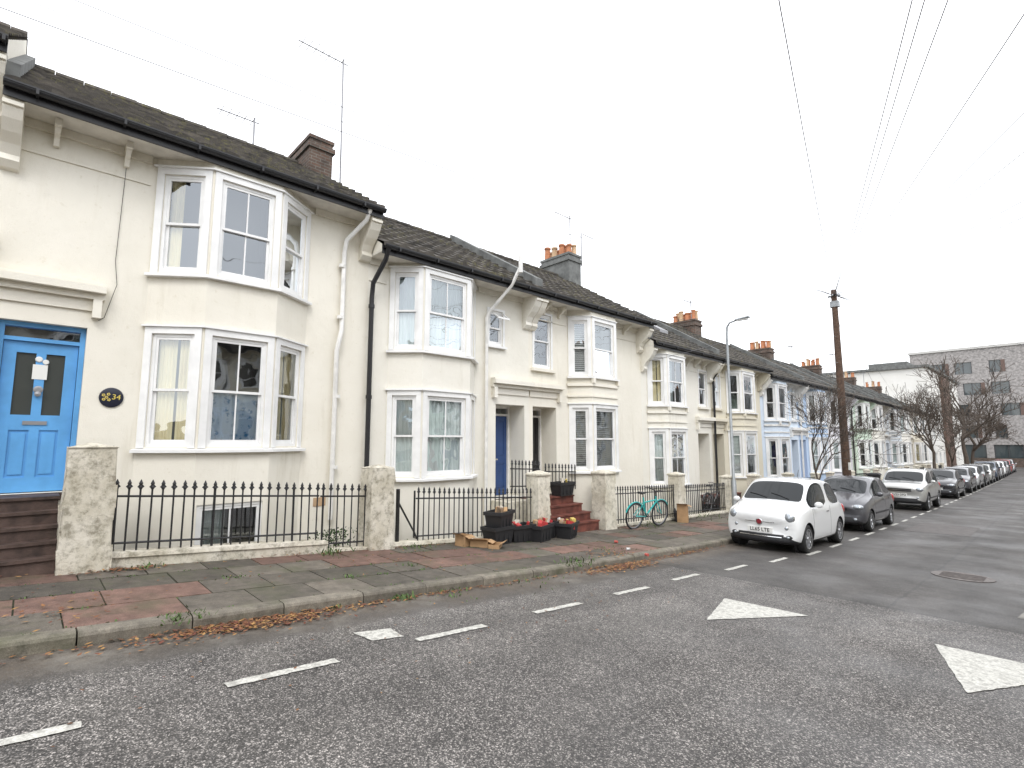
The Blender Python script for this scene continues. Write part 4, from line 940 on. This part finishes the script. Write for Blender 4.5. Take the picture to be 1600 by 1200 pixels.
def bike(x,y,rot,col,lean=.13):
    e=empty('bicycle',(x,y,pv(y)),(0,0,rot)); e.rotation_euler=(lean,0,rot)
    fr=MB(); wh=MB(); bl=MB(); r=.33; A=(0,0,r); B=(1.03,0,r)
    for c in (A,B):
        pts=[(c[0]+r*math.cos(t*math.pi/14),0,c[2]+r*math.sin(t*math.pi/14)) for t in range(29)]; bl.tube(pts,.023,8,cap=False)
        pts=[(c[0]+(r-.028)*math.cos(t*math.pi/14),0,c[2]+(r-.028)*math.sin(t*math.pi/14)) for t in range(29)]; wh.tube(pts,.012,6,cap=False)
        for t in range(18):
            a=t*math.pi/9; wh.tube([(c[0],.02*(-1)**t,c[2]),(c[0]+(r-.03)*math.cos(a),0,c[2]+(r-.03)*math.sin(a))],.0018,3)
        wh.tube([(c[0],-.05,c[2]),(c[0],.05,c[2])],.02,8)
    bb=(.44,0,.29); hd=(.80,0,.80); hb=(.84,0,.66)
    for a,b_ in ((bb,(.29,0,.80)),(bb,hb),((.34,0,.66),(.82,0,.70)),(hd,hb)): fr.tube([a,b_],.021,8)
    for s in (-1,1):
        fr.tube([(A[0],s*.05,A[2]),(bb[0],s*.03,bb[2])],.011,6); fr.tube([(A[0],s*.05,A[2]),(.33,s*.015,.68)],.010,6)
        fr.tube([hb,(.88,s*.05,.58),(B[0],s*.05,B[2])],.014,6)
    bl.tube([(.29,0,.80),(.275,0,.90)],.012,6); bl.box8([(.12,-.08,.90),(.36,-.025,.90),(.36,.025,.90),(.12,.08,.90),(.13,-.07,.95),(.38,-.02,.935),(.38,.02,.935),(.13,.07,.95)])
    bl.tube([hd,(.78,0,.92)],.013,6); bl.tube([(.70,-.29,.99),(.76,-.18,.99),(.80,0,.93),(.76,.18,.99),(.70,.29,.99)],.012,6)
    bl.tube([(bb[0],-.05,bb[2]),(bb[0],.05,bb[2])],.022,8); bl.tube([(bb[0],.06,bb[2]),(bb[0]+.12,.06,bb[2]-.11)],.01,5); bl.tube([(bb[0],-.06,bb[2]),(bb[0]-.12,-.06,bb[2]+.11)],.01,5)
    wh.lathe((bb[0],-.045,bb[2]),(0,1,0),[(0,.085),(.005,.085),(.005,.06)],20); bl.tube([(A[0],-.045,A[2]+.035),(bb[0],-.045,bb[2]+.08)],.006,4)
    for c,a0,a1 in ((A,.3,2.8),(B,.6,2.6)): fr.tube([(c[0]+.365*math.cos(a0+(a1-a0)*t/10),0,c[2]+.365*math.sin(a0+(a1-a0)*t/10)) for t in range(11)],.018,6)
    fr.obj('frame',col,e,True); wh.obj('wheels',M['alu'],e,True); bl.obj('tyres_saddle_bars',M['plastic'],e,True)
bike(-7.75,11.65,D90-.12,M['teal'],.12); bike(-8.5,17.3,D90,M['alu'],.0)
LM=attr_mat('dead_leaves',.8,.3,20,.1); mb=MB()
def leaf(x,y,z,s):
    a=U(0,6.28); t=U(-.5,.5); c=random.choice([(.20,.08,.035,1),(.28,.13,.05,1),(.13,.065,.035,1),(.36,.2,.07,1),(.15,.05,.03,1)])
    ca,sa=math.cos(a),math.sin(a)
    P=[(-1,0,0),(-.2,.55,t*.5),(1,.0,t),(-.2,-.55,.1)]
    mb.quad([(x+s*(p*ca-q*sa),y+s*(p*sa+q*ca),z+s*(abs(w)+.15)) for p,q,w in P],c)
for (yc,ys_,xc,xs_,n,s) in ((1.75,.8,-5.33,.14,900,.022),(7.6,.9,-5.3,.16,800,.024),(3.5,2.8,-5.42,.06,450,.019),(9.8,1.5,-5.4,.07,350,.022),(7.9,.5,-5.8,.3,90,.026),(0.9,.4,-7.9,.12,110,.028),(6,5,-8.0,.12,420,.022),(5,5,-7,.8,320,.018),(4,4,-4.5,.8,140,.015),(-.5,.5,-5.35,.1,160,.022),(0.3,.5,-6.2,.4,60,.024)):
    for _ in range(n):
        y=random.gauss(yc,ys_*.6); x=random.gauss(xc,xs_*.7)
        if xc>-5.49: x=max(x,-5.47)
        z=(pv(y) if x<-5.48 else g(y))+.006+R()*.02*(1 if s>.02 else .3); leaf(x,y,z,s*U(.6,1.4))
mb.obj('fallen_leaves',LM)
WM=attr_mat('weeds_green',.7,.3,20,.1); mb=MB()
def tuft(x,y,z,n,h,sp):
    for _ in range(n):
        a=U(0,6.28); l=h*U(.4,1.1); bx,by=x+random.gauss(0,sp),y+random.gauss(0,sp); w=U(.004,.012); k=U(.6,1.3); c=(.075*k,.13*k,.03*k,1)
        dx,dy=math.cos(a),math.sin(a)
        mb.quad([(bx-dy*w,by+dx*w,z),(bx+dy*w,by-dx*w,z),(bx+dx*l*.5+dy*w,by+dy*l*.5-dx*w,z+l*.8),(bx+dx*l*.8,by+dy*l*.8,z+l*.9)],c)
for (x,y,n,h,sp) in ((-5.5,1.1,60,.05,.11),(-5.46,2.5,25,.05,.06),(-5.46,3.35,60,.07,.06),(-5.47,4.0,80,.05,.18),(-5.47,5.3,80,.05,.3),(-5.5,6.6,50,.06,.12),(-5.7,6.9,60,.06,.12),(-6.6,4.2,20,.04,.06),(-6.28,3.1,20,.04,.05),(-8.0,3.6,60,.10,.12),(-7.98,5.2,50,.08,.15),(-8.0,1.2,30,.06,.1),(-7.95,6.2,40,.08,.15),(-7.98,9.0,40,.10,.12),(-8.0,12.5,60,.1,.3),(-6.0,8.3,40,.05,.2),(-6.9,1.9,20,.04,.08),(-8.05,16,60,.12,.5)):
    z=(pv(y) if x<-5.49 else g(y)); tuft(x,y,z,n,h,sp)
for _ in range(300):
    i=random.randint(1,4); x=-8.2+i*.635; y=U(-1,14); tuft(x+U(-.01,.01),y,pv(y)-.01,6,.025,.03)
mb.obj('weeds',WM)
mb=MB()
for _ in range(420):
    y=random.gauss(3.85,.16); x=random.gauss(-8.42,.07); z=pv(3.8)+U(-.1,.3); a=U(0,6.28); s=U(.02,.04); k=U(.5,1.5)
    mb.quad([(x,y,z),(x+s*math.cos(a),y+s*math.sin(a),z+U(-.02,.03)),(x+s*.2,y+s*.4,z+s),(x-s*.5*math.sin(a),y+.5*s*math.cos(a),z+.6*s)],(.05*k,.10*k,.03*k,1))
mb.obj('shrub',WM)
# ------------------------------------------------------------ trees
def tree(x,y,h,seed,tr=.11,spread=1.0,z=None,rmin=.006):
    rnd=random.Random(seed); mb=MB(); z=pv(y) if z is None else z
    def br(p,d,L,r,dep):
        n=4; pts=[p]; q=p.copy(); dd=d.copy()
        for i in range(n):
            dd=(dd+Vector((rnd.uniform(-1,1),rnd.uniform(-1,1),rnd.uniform(-.4,.9)))*.17).normalized(); q=q+dd*L/n; pts.append(q.copy())
        mb.tube(pts,[max(rmin,r*(1-.5*i/n)) for i in range(n+1)],6 if dep<2 else 4 if dep<3 else 3,cap=False)
        if dep>=5: return
        k=rnd.choice((3,4)) if dep<3 else rnd.choice((3,4,4))
        for j in range(k):
            i=rnd.choice((2,3,4)) if dep>0 else rnd.choice((3,4,4)); b=pts[i] if j else pts[4]
            a=rnd.uniform(0,6.28); t=rnd.uniform(.35,.95)*spread
            side=dd.orthogonal().normalized(); side.rotate(Matrix.Rotation(a,3,dd)); nd=(dd*math.cos(t)+side*math.sin(t)+Vector((0,0,.12))).normalized()
            br(b,nd,L*rnd.uniform(.62,.85),r*.58*(1.05 if j==0 else .85),dep+1)
    br(Vector((x,y,z-.1)),Vector((0,0,1)),h*.30,tr,0)
    return mb.obj('bare_tree',M['bark'])
tree(-6.15,21.6,5.2,3,.06,rmin=.006); tree(-6.2,46,8,5,.15,1.1,rmin=.012); tree(-6.4,68,12.5,11,.28,1.15,rmin=.02); tree(-7.5,84,11,15,.25,1.1,rmin=.022); tree(-6.2,57,7,21,.12,1.1,rmin=.014)
# ------------------------------------------------------------ buildings at the end of the street
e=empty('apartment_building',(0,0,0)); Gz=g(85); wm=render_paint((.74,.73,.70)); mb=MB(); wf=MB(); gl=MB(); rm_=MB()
fr=frame(-9.6,73,-9.6,99); ops=[]
for k in range(8):
    for z in (Gz+.9,Gz+3.9,Gz+6.9): ops.append((1.2+k*3.1,2.6+k*3.1,z,z+1.5))
wall_open(mb,fr,Gz-.5,EYE+8.3,ops)
fr2=frame(-22,73,-9.6,73); ops2=[(2+3*k,3.1+3*k,z,z+1.4) for k in range(3) for z in (Gz+4,Gz+7)]
wall_open(mb,fr2,Gz-.5,EYE+8.3,ops2)
for (F,OO) in ((fr,ops),(fr2,ops2)):
    for o in OO:
        gl.quad([fp(F,o[0],-.1,o[2]),fp(F,o[1],-.1,o[2]),fp(F,o[1],-.1,o[3]),fp(F,o[0],-.1,o[3])]); m_=(o[0]+o[1])/2
        for (a,b_,c,d) in ((o[0],o[0]+.07,o[2],o[3]),(o[1]-.07,o[1],o[2],o[3]),(o[0]+.07,o[1]-.07,o[2],o[2]+.07),(o[0]+.07,o[1]-.07,o[3]-.07,o[3]),(m_-.03,m_+.03,o[2]+.07,o[3]-.07)): wf.fbox(F,a,b_,c,d,-.12,-.04)
rm_.box(-21,-10.1,73.5,98.5,Gz,EYE+8)  # dark box inside the walls, coloured as indoor shade
mb.quad([(-9.6,99,Gz-.5),(-22,99,Gz-.5),(-22,99,EYE+8.3),(-9.6,99,EYE+8.3)]); mb.quad([(-22,73,EYE+8.3),(-9.6,73,EYE+8.3),(-9.6,99,EYE+8.3),(-22,99,EYE+8.3)])
mb.obj('walls',wm,e); wf.obj('window_frames',M['whitepvc'],e); gl.obj('window_glass',M['glass'],e); rm_.obj('interior_shade',M['room_shade'],e)
mb=MB(); mb.box(-22.3,-9.3,72.7,99.3,EYE+8.32,EYE+8.6); mb.box(-16,-12,78,90,EYE+8.6,EYE+9.8); mb.obj('roof_edge',M['lead'],e)
mb=MB(); mb.box(-9.62,-9.3,82,88,Gz,EYE+8.0); mb.obj('brick_bay',brick_mat('brown_brick',(.20,.11,.08),(.15,.085,.06),(.2,.18,.16)),e)
e=empty('office_building',(0,0,0)); Gz=g(112); mb=MB(); gl=MB(); fm=MB(); pn=MB(); top=EYE+15.2; fr=frame(-17,113,40,113); ops=[]
fl=(top-Gz)/5.4
for s in range(5):
    z=Gz+fl*s+.9
    for k in range(13):
        w=2.2 if (k+s)%3 else 1.4; u=1.6+k*4.3+(.9 if (k*7+s*3)%4==0 else 0)
        if s==0: u=1.2+k*4.3; w=3.4
        ops.append((u,u+w,z if s else Gz+.3,z+1.95 if s else Gz+fl-.2))
wall_open(mb,fr,Gz-1,top,ops,depth=.3)
for i,o in enumerate(ops):
    gl.quad([fp(fr,o[0],-.28,o[2]),fp(fr,o[1],-.28,o[2]),fp(fr,o[1],-.28,o[3]),fp(fr,o[0],-.28,o[3])])
    for (a,b_) in ((o[0],o[0]+.1),(o[1]-.1,o[1]),((o[0]+o[1])/2-.04,(o[0]+o[1])/2+.04)): fm.fbox(fr,a,b_,o[2],o[3],-.3,-.18)
    if i%2==0: pn.fbox(fr,o[1]+.02,o[1]+.5,o[2],o[3],-.02,.05)
mb.quad([(-17,113,Gz-1),(-17,145,Gz-1),(-17,145,top),(-17,113,top)]); mb.quad([(-17,113,top),(40,113,top),(40,145,top),(-17,145,top)])
mb.obj('walls',M['office'],e); gl.obj('window_glass',simple('office_glass',(.05,.065,.07),.08,coat=1),e); fm.obj('window_frames',simple('dark_frames',(.05,.05,.055),.5),e); pn.obj('bronze_panels',simple('bronze_panel',(.12,.075,.06),.5),e)
mb=MB(); mb.box(-17.2,40,112.8,113.4,top+.01,top+.4); mb.box(-6,30,122,140,top+.02,top+1.6); mb.obj('roof_parapet',simple('stone_coping',(.5,.49,.47),.8),e)
mb=MB(); mb.box(-30,-17.4,116,140,Gz-1,EYE+11); mb.obj('annex',simple('white_cladding',(.65,.65,.65),.7,var=.1),e)
mb=MB(); mb.box(-9.5,20,108,108.25,g(108)-.2,g(108)+1.3); mb.obj('garden_wall',M['chim'])
# ------------------------------------------------------------ light, sky
w=bpy.data.worlds.new('World'); scene.world=w; w.use_nodes=True; nt=w.node_tree; nt.nodes.clear()
el,az=math.radians(48),math.radians(125)
sky=N(nt,'ShaderNodeTexSky',sky_type='NISHITA'); sky.sun_disc=False; sky.sun_elevation=el; sky.sun_rotation=az
bg1=N(nt,'ShaderNodeBackground',{'Color':sky.outputs[0],'Strength':.05})
gm=N(nt,'ShaderNodeTexCoord'); cl=ramp(nt,noise_(nt,gm.outputs['Generated'],1.6,6),[(.3,(.95,.95,.965)),(.7,(1,1,1))])
bg2=N(nt,'ShaderNodeBackground',{'Color':cl,'Strength':1.92}); ad=N(nt,'ShaderNodeAddShader'); nt.links.new(bg1.outputs[0],ad.inputs[0]); nt.links.new(bg2.outputs[0],ad.inputs[1])
o=N(nt,'ShaderNodeOutputWorld'); nt.links.new(ad.outputs[0],o.inputs[0])
sl=bpy.data.lights.new('sun','SUN'); sl.energy=1.4; sl.angle=math.radians(22); sl.color=(1,.98,.95); so=bpy.data.objects.new('sun',sl); link(so)
d=Vector((math.sin(az)*math.cos(el),math.cos(az)*math.cos(el),math.sin(el))); so.rotation_euler=d.to_track_quat('Z','Y').to_euler()
cd=bpy.data.cameras.new('camera'); cd.sensor_width=36; cd.lens=18; cd.clip_end=2000; cd.clip_start=.05; cam=bpy.data.objects.new('camera',cd); link(cam)
cam.location=(0,0,EYE); cam.rotation_euler=(math.radians(90+6.4),0,math.radians(46.7)); scene.camera=cam
scene.view_settings.view_transform='Standard'; scene.view_settings.look='None'; scene.view_settings.exposure=0
